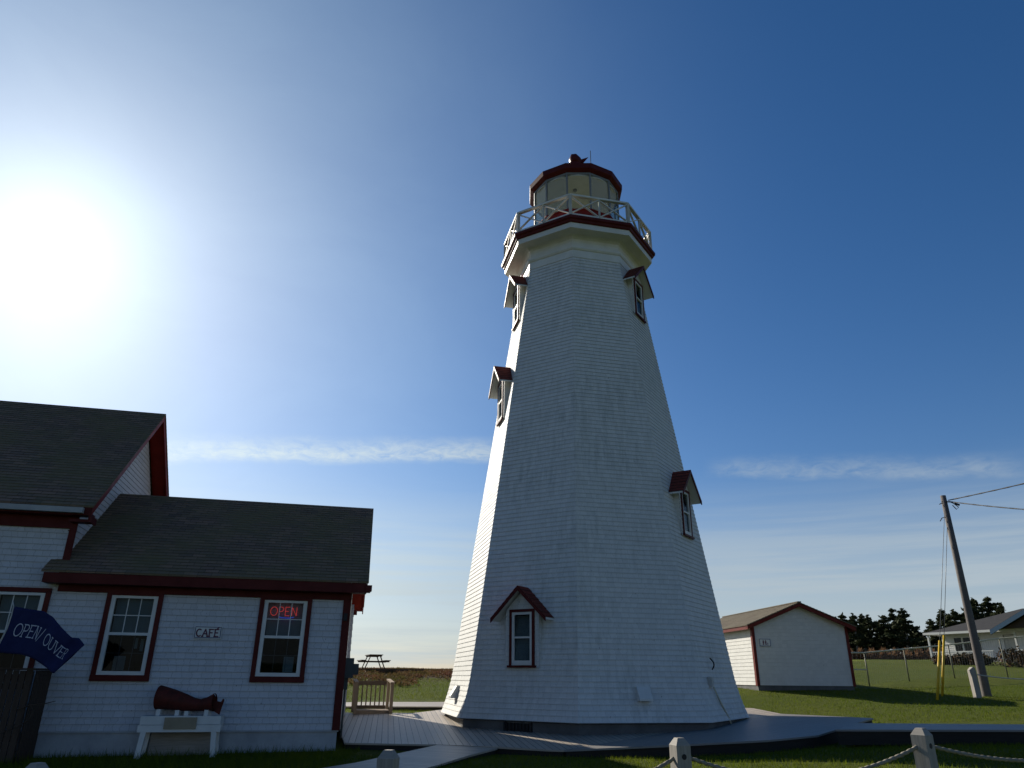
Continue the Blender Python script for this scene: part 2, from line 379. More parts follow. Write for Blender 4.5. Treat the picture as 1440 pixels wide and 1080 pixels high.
def grid_axis(lo, hi, fine_lo, fine_hi, step, grow=1.12):
    a = list(np.arange(fine_lo, fine_hi+1e-6, step)); s = step
    while a[-1] < hi: s *= grow; a.append(a[-1]+s)
    s = step
    while a[0] > lo: s *= grow; a.insert(0, a[0]-s)
    return np.array(a)
gx = grid_axis(-400, 900, -14, 30, .5, 1.1); gy = grid_axis(-300, 900, 4, 62, .5, 1.1)
GX, GY = np.meshgrid(gx, gy); GZ = gz(GX, GY)
me = bpy.data.meshes.new("ground"); nx, ny = len(gx), len(gy)
verts = np.c_[GX.ravel(), GY.ravel(), GZ.ravel()]
faces = [(j*nx+i, j*nx+i+1, (j+1)*nx+i+1, (j+1)*nx+i) for j in range(ny-1) for i in range(nx-1)]
me.from_pydata(verts.tolist(), [], faces); me.polygons.foreach_set('use_smooth', [True]*len(faces))
m, t = mat("grass ground"); o_ = objc(t)
n_b = t.noise(o_, .22, 4, .6); n_m = t.noise(o_, 1.6, 5, .65); n_f = t.noise(t.vmul(o_, (1,1,1)), 22, 4, .7); n_g = t.noise(o_, 90, 2, .7)
c = t.mix(t.rng(n_b, .35, .68), (.068,.098,.009,1), (.100,.118,.015,1))
c = t.mix(t.m('MULTIPLY', t.rng(n_m, .4, .7), .55), c, (.040,.058,.008,1))
c = t.mix(t.m('MULTIPLY', t.rng(n_f, .45, .75), .6), c, (.145,.135,.035,1))
sx = t.n('ShaderNodeSeparateXYZ'); t.put(sx.inputs[0], o_)
# heath on the crest to the left: reddish-brown low plants
hx = t.rng(t.m('ADD', sx.outputs[0], t.m('MULTIPLY', t.noise(o_, .35, 3), 6.0)), 5.5, 1.5)
hy = t.rng(t.m('ADD', sx.outputs[1], t.m('MULTIPLY', t.m('SUBTRACT', t.noise(o_, .3, 5, .7), .5), 16.0)), 38.5, 41.5)
hm = t.m('MULTIPLY', hx, hy)
hc = t.mix(t.rng(t.noise(o_, 1.7, 5, .7), .35, .65), (.080,.036,.022,1), (.055,.042,.016,1))
c = t.mix(hm, c, hc)
# rough patch near crest
finish(t, c, .95, t.m('ADD', n_f, t.m('MULTIPLY', n_g, .8)), .9, .08, bdist=.06)
me.materials.append(m); M_GROUND = m
go = bpy.data.objects.new("ground", me); COL.objects.link(go); tag(go, kind='structure')
sea = MB(); S = 4000; sea.face([(-S,-S,-14),(S,-S,-14),(S,S,-14),(-S,S,-14)])
m, t = mat("sea water"); finish(t, (.02,.05,.07), .12, t.noise(objc(t), .25, 6, .6), .4, .5, bdist=.5)
tag(sea.build("sea", m), kind='structure')

# ------------------------------------------------------------------ deck and boardwalks
def dz(x, y): return -.584+.0146*x+.0489*y+.047*max(0., (x-6.9)-(y-22.2))
BA = R(99)                                         # direction the boards run
bu = (math.cos(BA), math.sin(BA)); bv = (-math.sin(BA), math.cos(BA))
def deck_mesh(poly, zf, thick=.24, boards=BA):
    mb = MB(); bu = (math.cos(boards), math.sin(boards)); bv = (-math.sin(boards), math.cos(boards))
    top = [(x, y, zf(x, y)) for x, y in poly]
    mb.face(top, [(x*bu[0]+y*bu[1], x*bv[0]+y*bv[1]) for x, y in poly])
    n = len(poly); area = sum(poly[i][0]*poly[(i+1)%n][1]-poly[(i+1)%n][0]*poly[i][1] for i in range(n)); sgn = 1 if area > 0 else -1
    for i in range(n):
        a, b = top[i], top[(i+1) % n]; L = math.dist(a, b)
        lo = [(a[0],a[1],a[2]-thick), (b[0],b[1],b[2]-thick)]
        mb.face([(a[0],a[1],a[2]-.035), (b[0],b[1],b[2]-.035), b, a], [(0,.03),(L,.03),(L,.06),(0,.06)])
    # skirt set back under the edge
    cx_ = sum(q[0] for q in top)/n; cy_ = sum(q[1] for q in top)/n
    ins = []
    for i in range(n):
        p0, p1, p2 = Vector(top[i-1][:2]), Vector(top[i][:2]), Vector(top[(i+1) % n][:2])
        d1 = (p1-p0).normalized(); d2 = (p2-p1).normalized(); nn = (Vector((-d1.y, d1.x))+Vector((-d2.y, d2.x))).normalized()
        q = p1+nn*.04*sgn; ins.append((q.x, q.y, top[i][2]-.036))
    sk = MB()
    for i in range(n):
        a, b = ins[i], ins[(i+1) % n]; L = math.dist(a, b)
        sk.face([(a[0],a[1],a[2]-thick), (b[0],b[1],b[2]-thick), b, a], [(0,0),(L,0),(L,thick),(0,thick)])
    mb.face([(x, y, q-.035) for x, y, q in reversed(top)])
    tag(sk.build("shaded_deck_skirt", M_SKIRT_SHADE), kind='structure')
    return mb
deckpoly = [(-3.62,17.72),(-1.535,17.34),(-.224,16.96),(.80,16.50),(1.13,16.43),(1.665,16.35),(3.22,16.15),(5.19,16.0),(6.34,16.37),(9.14,19.84),(8.06,23.36),(7.8,25.12),(4.6,28.0),(0.2,28.0),(-1.7,25.9),(-2.94,24.25),(-5.4,24.6),(-5.06,23.2)]
i_a, i_b = deckpoly.index((1.13,16.43)), deckpoly.index((8.06,23.36))
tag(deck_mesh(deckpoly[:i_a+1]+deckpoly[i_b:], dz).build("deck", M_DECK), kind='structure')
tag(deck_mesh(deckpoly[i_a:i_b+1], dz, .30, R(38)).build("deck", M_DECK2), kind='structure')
ramp = [(-1.535,17.335),(-0.228,16.955),(-.75,15.9),(-1.3,14.6),(-2.3,12.6),(-4.6,12.0),(-3.9,13.3),(-2.79,14.82)]
def rz(x, y): return max(dz(x, y), .06) - .004
def rampz(x, y): return .10+.032*(y-14.8) + .012*(x+2)+ .05
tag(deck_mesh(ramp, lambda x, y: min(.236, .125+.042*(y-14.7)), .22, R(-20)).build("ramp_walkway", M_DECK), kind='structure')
bwr = [(6.50,15.85),(9.53,14.70),(22,11.4),(22.6,12.9),(10.42,16.04),(7.7,17.52)]
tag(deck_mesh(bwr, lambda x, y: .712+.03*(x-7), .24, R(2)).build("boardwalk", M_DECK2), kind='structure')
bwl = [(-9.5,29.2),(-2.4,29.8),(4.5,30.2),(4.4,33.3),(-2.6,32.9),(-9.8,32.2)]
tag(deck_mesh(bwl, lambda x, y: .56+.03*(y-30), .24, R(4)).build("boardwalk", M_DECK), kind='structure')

# ------------------------------------------------------------------ lighthouse
TX, TY, TH = 2.36036, 22.94213, R(-189.50580)
R0, KS = 4.39015, .1507784
LH = empty("lighthouse", (TX, TY, 0), TH)
tag(LH, "tall white shingled octagonal lighthouse tapering to a red trimmed gallery and glazed lantern", "lighthouse")
Z0, ZT = .62, 14.779
def RT(z):
    f = max(0.0, 1-(z-Z0)/1.15); return R0-KS*z+.15*f*f
HOLE_Z = {}
mb = MB(); zz = Z0; ex = .127; row = 0
while zz < ZT-1e-3:
    z1 = min(zz+ex, ZT); th_ = .015
    ra = RT(zz)+th_*1.08; rb = RT(z1)+.001
    mb.ring([(RT(zz)-.004, zz), (ra, zz+.0005), (rb, z1)], 8)
    zz = z1
mb.build("tower_wall", M_TOWER, LH)
mb = MB(); mb.ring([(4.32,-.5),(4.32,.02),(4.33,.58),(4.30,.615),(3.6,.62)], 8)
fo = mb.build("foundation", M_CONC_D, LH)
# foundation vent opening in the second face
def face_frame(i, z, rad=None):
    a = R(22.5+45*i); ap = (RT(z) if rad is None else rad)*math.cos(math.pi/8)
    return Vector((ap*math.cos(a), ap*math.sin(a), 0)), a
def on_face(parent, i, rad=None, z=1.0, name=None): pass
def frame_obj(o, i, z, rad=None):
    loc, a = face_frame(i, z, rad); o.location = loc; o.rotation_euler = (0,0,a+math.pi/2); return o
# local frame on a face: x along the face, -y outward, z up
mb = MB()
for k in range(7): mb.box(-.33+k*.1, -.045, .36, -.30+k*.1, -.02, .56)
mb.box(-.40,-.06,.34,-.34,.02,.58); mb.box(.34,-.06,.34,.40,.02,.58)
mb.box(-.34,-.012,.36,.34,.01,.56)
frame_obj(mb.build("vent_grille", M_BLACK, LH), 1, 0, 4.33)
# gallery
mb = MB()
mb.ring([(2.165,14.70),(2.20,14.71),(2.20,14.98),(2.235,15.0),(2.27,15.05),(2.27,15.085),(2.19,15.10),(2.15,15.13),(2.14,15.34),(2.16,15.44),(2.22,15.50),(2.32,15.54),(2.62,15.555),(2.62,15.545),(2.70,15.545),(2.705,15.74),(2.2,15.742)], 8)
mb.build("gallery_cornice", M_WHITE, LH)
mb = MB(); mb.ring([(2.60,15.735),(2.735,15.738),(2.76,15.76),(2.78,15.83),(2.84,15.86),(2.85,15.95),(2.84,15.965),(1.2,15.97)], 8)
mb.build("gallery_edge", M_RED, LH)
rail = empty("railing", (0,0,0), 0, LH)
mb = MB()
RR = 2.70
cor = [Vector((RR*math.cos(k*math.pi/4), RR*math.sin(k*math.pi/4), 0)) for k in range(8)]
zb, zt = 15.966, 16.83
def V3(q, z): return (q.x, q.y, z)
rails = MB(); br = MB()
for k in range(8):
    a, b = cor[k], cor[(k+1) % 8]; mid = (a+b)/2
    posts = MB(); posts.bar(V3(a, zb), V3(a, zt+.02), .10, .10, (a.x, a.y, 0)); posts.build("rail_post", M_WHITE_OLD, rail)
    posts = MB(); posts.bar(V3(mid, zb), V3(mid, zt-.03), .055, .055, (mid.x, mid.y, 0)); posts.build("rail_post", M_WHITE_OLD, rail)
    rails.bar(V3(a, zt), V3(b, zt), .12, .065); rails.bar(V3(a, zb+.10), V3(b, zb+.10), .05, .07)
    for s0, s1 in ((a, mid), (mid, b)):
        n_ = Vector((mid.x, mid.y, 0)).normalized()*.014
        br.bar(Vector(V3(s0, zb+.12))+n_, Vector(V3(s1, zt-.04))+n_, .032, .07, (mid.x, mid.y, 0))
        br.bar(Vector(V3(s0, zt-.04))-n_, Vector(V3(s1, zb+.12))-n_, .032, .07, (mid.x, mid.y, 0))
rails.build("rail", M_WHITE, rail); br.build("cross_brace", M_WHITE, rail)
# lantern room (12 sides)
LA = R(254.1-60) - TH
lan = empty("lantern_room", (0,0,0), LA, LH)
mb = MB(); mb.ring([(1.62,15.96),(1.62,17.0),(1.65,17.02),(1.65,17.06),(1.2,17.07)], 12); mb.build("lantern_wall", M_RED2, lan)
mul = MB(); 
for k in range(12):
    a = k*math.pi/6; q = Vector((1.61*math.cos(a), 1.61*math.sin(a), 0))
    mul.bar(V3(q,17.05), V3(q,18.62), .055, .06, (q.x,q.y,0))
mul.ring([(1.60,18.55),(1.64,18.55),(1.64,18.64),(1.60,18.64)], 12)
mul.build("mullion", M_METAL, lan)
for k in range(12):
    a, b = k*math.pi/6, (k+1)*math.pi/6; pn = MB(); rr = 1.605
    A = (rr*math.cos(a), rr*math.sin(a)); B = (rr*math.cos(b), rr*math.sin(b))
    A2 = (1.597*math.cos(a), 1.597*math.sin(a)); B2 = (1.597*math.cos(b), 1.597*math.sin(b))
    pn.hexa([(*A2,17.06),(*A,17.06),(*B,17.06),(*B2,17.06),(*A2,18.56),(*A,18.56),(*B,18.56),(*B2,18.56)])
    pn.build("glass_pane", M_GLASS_L, lan)
mb = MB(); mb.ring([(1.585,18.50),(1.585,18.56),(1.50,18.58),(1.2,18.76),(.6,18.98),(.25,19.06),(.0,19.08)], 24); mb.build("ceiling", M_INNER, lan)
mb = MB(); mb.ring([(1.59,17.075),(0.0,17.08)], 12); mb.ring([(1.58,17.07),(1.58,17.12)], 12); mb.build("bounce_floor", M_WHITE, lan)  # white disc added at sill height to bounce sun up to the ceiling
mb = MB(); mb.ring([(0,17.3),(.16,17.3),(.18,17.36),(.18,17.75),(.12,17.9),(0,17.95)], 16, cx=.05, cy=0); mb.ring([(0,17.07),(.10,17.07),(.05,17.12),(.05,17.32)], 12, cx=.05, cy=0); mb.build("beacon_lamp", M_BLACK, lan)
mb = MB(); mb.ring([(.0,19.0),(.06,19.0),(.08,19.03),(.08,19.1)], 16); mb.build("vent_collar", M_METAL, lan)
mb = MB(); mb.ring([(1.50,18.66),(1.66,18.64),(1.77,18.70),(1.80,18.73),(1.81,18.93),(1.76,18.95),(.9,19.45),(.32,19.78),(.3,20.2)], 12); mb.build("lantern_roof", M_RED, lan)
# wind cowl on the roof ridge
cw_ = empty("wind_cowl", (0,0,20.02), -TH-LA+R(0), lan)
mb = MB(); prof = [(0,.0),(.0,.0)]
mb.tube([(0,0,-.15),(0,0,.22)], [.2,.2], 20)
mb.tube([(-.18,0,.40),(-.10,0,.42),(.02,0,.42),(.18,0,.36),(.26,0,.33)], [.10,.27,.29,.20,.12], 20)
mb.prism([(.12,-.012,.30),(.30,-.012,.26),(.56,-.012,.62),(.20,-.012,.48)], (0,.024,0))
mb.build("cowl_hood", M_RED, cw_)
mb = MB(); mb.tube([(.64,-.1,-.9),(.64,-.1,.86)], .013, 6); mb.build("lightning_rod", M_BLACK, cw_)

# dormer windows on the tower
def dormer(i, zs):
    loc, a = face_frame(i, zs)
    r_ = empty("dormer_window", (loc.x, loc.y, zs), a+math.pi/2, LH)
    D_ = lambda z: KS*math.cos(math.pi/8)*z            # wall falls back (+y) with height
    hw, fy = .50, -.035
    wt = 1.36; pk = 1.36+.50*.97                         # wall top at eave, gable peak of wall
    wm = MB()
    prof = [(-hw,-.06),(hw,-.06),(hw,wt),(0,pk),(-hw,wt)]
    ex = .127; z_ = -.06
    def xr(h):
        z = h-.06
        if z <= wt: return (-hw, hw)
        x = hw*max(0, (pk-z)/(pk-wt)); return (-x, x)
    lap(wm, (0, fy, -.06), (1,0,0), (0,0,1), (0,-1,0), 1, pk+.06, ex, .012, xr, holes=((-.29,.10,.29,1.36),), z_off=zs)
    for s in (-1, 1):
        n_ = 11
        for k in range(n_):
            za, zb_ = k*wt/n_, (k+1)*wt/n_
            ya = max(fy+.001, D_(za)+.03); yb = D_(zb_)+.05
            q = [(s*hw, fy, za), (s*hw, ya, za), (s*hw, yb, zb_), (s*hw, fy, zb_)]
            wm.face(q if s > 0 else q[::-1], [(0,za+zs),(.1,za+zs),(.1,zb_+zs),(0,zb_+zs)])
    wm.build("dormer_wall", M_TOWER, r_)
    # frame and trim
    t_ = MB(); y0, y1 = fy-.045, fy-.003
    t_.box(-.375,y0,0.0,-.305,y1,1.30); t_.box(.305,y0,0.0,.375,y1,1.30); t_.box(-.375,y0-.002,1.30,.375,y1,1.37)
    t_.box(-.42,y0-.03,-.055,.42,y1,0.0)
    t_.build("window_trim", M_RED, r_)
    f_ = MB(); a0, a1 = fy-.03, fy+.035
    f_.box(-.304,a0,.003,-.235,a1,1.297); f_.box(.235,a0,.003,.304,a1,1.297); f_.box(-.235,a0,1.235,.235,a1,1.297); f_.box(-.235,a0,.003,.235,a1,.115)
    f_.box(-.235,a0-.004,.65,.235,a1,.695)
    f_.build("window_frame", M_WHITE, r_)
    g_ = MB(); g_.box(-.236,fy+.012,.116,.236,fy+.016,.65); g_.box(-.236,fy+.004,.695,.236,fy+.008,1.236); g_.build("window_pane", M_GLASS, r_)
    b_ = MB(); b_.face([(-.3,fy+.20,0),(.3,fy+.20,0),(.3,fy+.20,1.32),(-.3,fy+.20,1.32)])
    for s in (-1,1):
        q=[(s*.30,fy+.02,0),(s*.30,fy+.2,0),(s*.30,fy+.2,1.32),(s*.30,fy+.02,1.32)]; b_.face(q if s<0 else q[::-1])
    b_.build("window_interior", M_DARKIN, r_)
    # hood: two slopes out in front and back into the wall
    hd = MB(); rfy = -.30; ridge = pk+.10; sl_ = (pk-wt)/hw; ov = .33
    for s in (-1, 1):
        for kx in range(7):                          # shingle courses
            x0 = (hw+ov)*(1-kx/7.0); x1 = (hw+ov)*(1-(kx+1)/7.0)
            za, zb_ = ridge-x0*sl_, ridge-x1*sl_
            yb0, yb1 = D_(za+.0)+.14, D_(zb_)+.14
            th = .022
            A = [(s*x0,rfy,za+th),(s*x0,yb0,za+th),(s*x1,yb1,zb_+.004),(s*x1,rfy,zb_+.004)]
            hd.face(A if s > 0 else A[::-1], [(0,x0),(.5,x0),(.5,x1),(0,x1)])
            Bq = [(s*x0,rfy,za),(s*x0,yb0,za),(s*x0,yb0,za+th),(s*x0,rfy,za+th)]; hd.face(Bq if s > 0 else Bq[::-1])
    hd.build("hood_roof", M_ROOF_RED, r_)
    sf = MB(); fs = MB()
    for s in (-1, 1):
        xo = hw+ov; zo = ridge-xo*sl_
        P = [(0,rfy+.03,ridge-.012),(s*xo,rfy+.03,zo-.012),(s*xo,D_(zo)+.12,zo-.012),(0,D_(ridge)+.12,ridge-.012)]
        Q = [(x,y,z-.045) for x,y,z in P]
        sf.hexa(([*Q,*P]) if s < 0 else ([*Q[::-1],*P[::-1]]))
        # barge board
        A = [(0,rfy-.004,ridge+.006),(s*xo,rfy-.004,zo+.006),(s*xo,rfy-.004,zo-.10),(0,rfy-.004,ridge-.115)]
        fs.prism(A if s < 0 else A[::-1], (0,.03,0))
    sf.build("soffit", M_WHITE, r_); fs.build("barge_board", M_RED, r_)
    return r_
for i, zs in ((1,1.885),(0,9.37),(0,12.97),(3,5.49),(3,12.93)): dormer(i, zs)
# vent hoods low on the tower
for i, zc, xo in ((2,1.25,.03),(0,1.2,.1)):
    mb = MB()
    P = [(-.17,.08,.17),(-.17,-.05,.17),(-.17,-.22,-.10),(-.17,-.22,-.15),(-.17,.05,-.15)]
    mb.prism(P, (.34,0,0)); o = mb.build("vent_hood", M_WHITE, LH)
    loc, a = face_frame(i, zc); tv = Vector((math.cos(a+math.pi/2), math.sin(a+math.pi/2), 0))
    o.location = (loc.x+tv.x*xo, loc.y+tv.y*xo, zc); o.rotation_euler = (0,0,a+math.pi/2)
# conduit and small box, and hook on the right-hand face
loc, a = face_frame(3, .7, R0-KS*.7+.04); 
cb = empty("conduit", (loc.x, loc.y, 0), a+math.pi/2, LH)
sl2 = KS*math.cos(math.pi/8)
mb = MB(); mb.tube([(-.85,-.05+sl2*.8,1.5),(-.55,-.06+sl2*.4,1.1),(-.15,-.10,.65),(-.10,-.12,.5)], .022, 8); mb.build("pipe", M_GALV, cb)
mb = MB(); mb.box(-.95,-.08+sl2*.8,1.42,-.80,.06+sl2*.8,1.66); mb.build("junction_box", M_WHITE_OLD, cb)
mb = MB(); pts = [(-.48-.05*math.sin(math.pi*k/10), -.03-.09*math.sin(math.pi*k/10)+sl2*(1.2+.26*k/10), 1.84+.28*k/10) for k in range(11)]
mb.tube(pts, .018, 8); mb.build("hook", M_BLACK, cb)

# ------------------------------------------------------------------ cafe building
CA = R(13.3136); CX0, CY0 = -3.719, 17.379
CB = empty("cafe_building", (CX0, CY0, 0), CA)
tag(CB, "white shingled cafe with dark red trim, its low wing joined to a taller part", "building")
WIN = [(-5.125,-3.99), (-1.965,-.828), (-7.36,-6.22)]      # outer trim of each window
WZ0, WZ1 = 1.46, 3.20
holes = [(a+.10, WZ0+.10-.5, b-.10, WZ1-.02-.5) for a, b in WIN]
W0 = -6.155
# low wing
mb = MB(); e_ = .127
lap(mb, (W0,0,.5), (1,0,0), (0,0,1), (0,-1,0), -W0, 2.9, e_, .014, None, [(h[0]-W0, h[1], h[2]-W0, h[3]) for h in holes if h[0] > W0-.3 and h[0] > -5.5], z_off=.5)
WT, PKV, PKZ = 3.40, 3.0, 5.92
def xr_end(h):
    z = h+.5
    return (0.001, 6.0) if z <= WT else ((z-WT)/(PKZ-WT)*PKV, 6-(z-WT)/(PKZ-WT)*PKV)
SK = .034
lap(mb, (0,0,.5), (SK,1,0), (0,0,1), (1,-SK,0), 6, PKZ-.5, e_, .014, xr_end, (), z_off=.5)
lap(mb, (SK*6,6,.5), (-1,0,0), (0,0,1), (0,1,0), -W0+SK*6, 2.9, e_, .014, None, (), z_off=.5)
mb.build("wing_wall", M_CAFE, CB)
# tall part
XL = -15.5; DV = 8.2; MT = 4.80; MPZ = 8.50; MPV = 4.1
mb = MB()
lap(mb, (XL,0,.5), (1,0,0), (0,0,1), (0,-1,0), W0-XL-.001, MT-.5, e_, .014, None, [(h[0]-XL, h[1], h[2]-XL, h[3]) for h in holes if h[0] < W0], z_off=.5)
def xr_m(h):
    z = h+.5
    return (0.001, DV) if z <= MT else ((z-MT)/(MPZ-MT)*MPV, DV-(z-MT)/(MPZ-MT)*MPV)
lap(mb, (W0,0,.5), (0,1,0), (0,0,1), (1,0,0), DV, MPZ-.5, e_, .014, xr_m, (), z_off=.5)
lap(mb, (XL,DV,.5), (0,-1,0), (0,0,1), (-1,0,0), DV, MPZ-.5, .2, .014, xr_m, (), z_off=.5)
lap(mb, (W0,DV,.5), (-1,0,0), (0,0,1), (0,1,0), W0-XL, MT-.5, .2, .014, None, (), z_off=.5)
mb.build("main_wall", M_CAFE, CB)
mb = MB(); mb.box(XL,.015,-.6,-.015,.3,.498); mb.box(-.30,.3,-.6,-.015,5.99,.498); mb.box(XL-.02,-.012,.47,.016,.0149,.5)
mb.build("foundation", M_FOUND, CB)
# corner boards and friezes
mb = MB()
mb.box(-.13,-.04,.5,.04,-.016,3.215); mb.box(.016,-.016,.5,.04,.13,3.39)
mb.box(-6.11,-.05,3.215,.045,-.016,3.40)
mb.box(-6.19,-.05,4.50,-6.02,-.016,4.51); mb.box(-6.165,-.04,3.35,-6.02,-.016,4.545); mb.box(W0+.016,-.016,3.6,W0+.03,.11,4.6)
mb.box(XL-.04,-.05,4.545,-6.02,-.016,4.83)
mb.build("corner_trim", M_RED, CB)
# two-storey rear block behind the wing
mb = MB(); RB = (-6.1, 6.10, .29, 9.15)
lap(mb, (RB[2],RB[1],.5), (0,1,0), (0,0,1), (1,0,0), RB[3]-RB[1], 5.8, .2, .014); lap(mb, (RB[2],RB[3],.5), (-1,0,0), (0,0,1), (0,1,0), RB[2]-RB[0], 5.8, .2, .014)
lap(mb, (RB[0],RB[1],.5), (1,0,0), (0,0,1), (0,-1,0), RB[2]-RB[0], 5.8, .2, .014)
mb.build("rear_wall", M_CAFE, CB)
mb = MB(); mb.hexa([(RB[0],RB[1]-.1,6.3),(RB[2]+.15,RB[1]-.1,6.3),(RB[2]+.15,RB[3]+.2,6.3),(RB[0],RB[3]+.2,6.3),(RB[0],RB[1]+1.2,6.85),(RB[2]-1.2,RB[1]+1.2,6.85),(RB[2]-1.2,RB[3]-1.2,6.85),(RB[0],RB[3]-1.2,6.85)]); mb.build("rear_roof", M_ROOF, CB)
# roofs
def roof(x0, x1, v0, z0, v1, z1, name, matl, ov_soff, thick=.05, xs=None):
    """one slope from eave (v0,z0) to ridge (v1,z1), in courses"""
    mb = MB(); L = math.hypot(v1-v0, z1-z0); V = Vector((0,(v1-v0)/L,(z1-z0)/L))
    if v1 > v0: N = Vector((0,-V.z,V.y)); lap(mb, (x0,v0,z0), (1,0,0), V, N, x1-x0, L, .14, .012, xs)
    else: N = Vector((0,-V.z,V.y)); N = Vector((0,V.z,abs(V.y))); lap(mb, (x1,v0,z0), (-1,0,0), V, N, x1-x0, L, .14, .012, xs)
    a = Vector((x0,v0,z0-.001)); b = Vector((x1,v0,z0-.001)); c_ = Vector((x1,v1,z1-.001)); d = Vector((x0,v1,z1-.001)); dn = Vector((0,0,-.03))
    mb.hexa([a+dn,b+dn,c_+dn,d+dn,a,b,c_,d] if v1 > v0 else [b+dn,a+dn,d+dn,c_+dn,b,a,d,c_])
    return mb.build(name, matl, CB)
E0, EZ, RG = -.40, 3.60, 6.03
def xs_cafe(h): # right end flares slightly, left end stops at the main wall above its corner
    return (0 if h < .55 else .235, 6.78+.034*h*.81)
roof(-6.39,.39,E0,EZ,3.0,RG,"wing_roof",M_ROOF,0,xs=xs_cafe)
roof(W0+.02,.49,6.4,EZ,3.0,RG,"wing_roof",M_ROOF,0, xs=lambda h: (-.115+.034*h*.81, .49-W0-.02))
ME0, MEZ, MRZ, MX = -.36, 5.0, 8.70, -5.69
roof(XL-.4,MX,ME0,MEZ,4.1,MRZ,"main_roof",M_ROOF,0)
roof(XL-.4,MX,8.56,MEZ,4.1,MRZ,"main_roof",M_ROOF,0)
# fascia, rake boards, soffits (dark red)
mb = MB()
mb.box(-6.34,-.385,3.36,.36,-.34,3.565); mb.box(-6.34,-.34,3.36,.36,-.05,3.40)         # wing eave box
mb.box(-6.34,-.34,3.40,-6.30,-.02,3.52); mb.box(.36,-.40,3.37,.44,-.25,3.40); mb.box(.33,-.42,3.40,.47,-.22,3.53)
mb.build('fascia', M_RED, CB); mb = MB(); mb.box(W0,6.30,3.36,.40,6.345,3.565)
mb.build('fascia', M_RED, CB); mb = MB()
mb.box(XL-.36,-.345,4.80,MX-.02,-.30,4.965); mb.box(XL-.36,-.30,4.80,MX-.02,-.05,4.845)  # main eave box
mb.box(MX-.06,-.345,4.66,MX-.018,.12,4.80); mb.box(W0+.02,-.30,4.66,MX-.06,-.02,4.72)
mb.build('fascia', M_RED, CB); mb = MB(); mb.box(XL,8.47,4.80,MX-.02,8.52,4.965)
mb.build('fascia', M_RED, CB)
mb = MB()
for (xw, xo, v0, z0, vr, zr, dep, sk) in ((0.016,.37,E0,EZ,3.0,RG,.17,.034),(0.22,.59,6.4,EZ,3.0,RG,.17,.034),(W0+.016,MX-.02,ME0,MEZ,4.1,MRZ,.19,0),(W0+.016,MX-.02,8.56,MEZ,4.1,MRZ,.19,0)):
    s = 1 if vr > v0 else -1; mb = MB()
    dx_ = sk*(vr-v0); A = Vector((xo-.03,v0+s*.02,z0-.035)); B = Vector((xo-.03+dx_,vr,zr-.035)); dn = Vector((0,0,-dep)); w_ = Vector((.03,0,0))
    hexv = [A+dn,A+dn+w_,B+dn+w_,B+dn,A,A+w_,B+w_,B]
    mb.hexa(hexv if s > 0 else hexv)
    # rake soffit, board under the overhang
    A2 = Vector((xw,v0+s*.05,z0-.10)); B2 = Vector((xw+dx_,vr,zr-.10)); ww = Vector((xo-.032-xw,0,0)); d2 = Vector((0,0,-.03))
    mb.build('rake_board', M_RED2, CB); mb = MB()
    mb.hexa([A2+d2,A2+d2+ww,B2+d2+ww,B2+d2,A2,A2+ww,B2+ww,B2]); mb.build('soffit', M_RED2, CB)
mb = MB(); mb.box(XL-.3,-.46,4.83,-5.86,-.35,4.945); mb.build("gutter", M_FOUND, CB)
mb = MB(); mb.box(-.10,-.12,2.76,-.02,-.04,2.92); mb.build("wall_lamp", M_BLACK, CB)
# meter box at the corner
mb = MB(); mb.box(.03,.45,1.55,.24,.85,1.98); mb.box(.04,.55,1.30,.14,.72,1.55); mb.box(.24,.55,1.62,.36,.78,1.86); mb.tube([(.09,.62,.3),(.09,.62,1.32)], .025, 8)
mb.build("meter_box", M_METERB, CB)
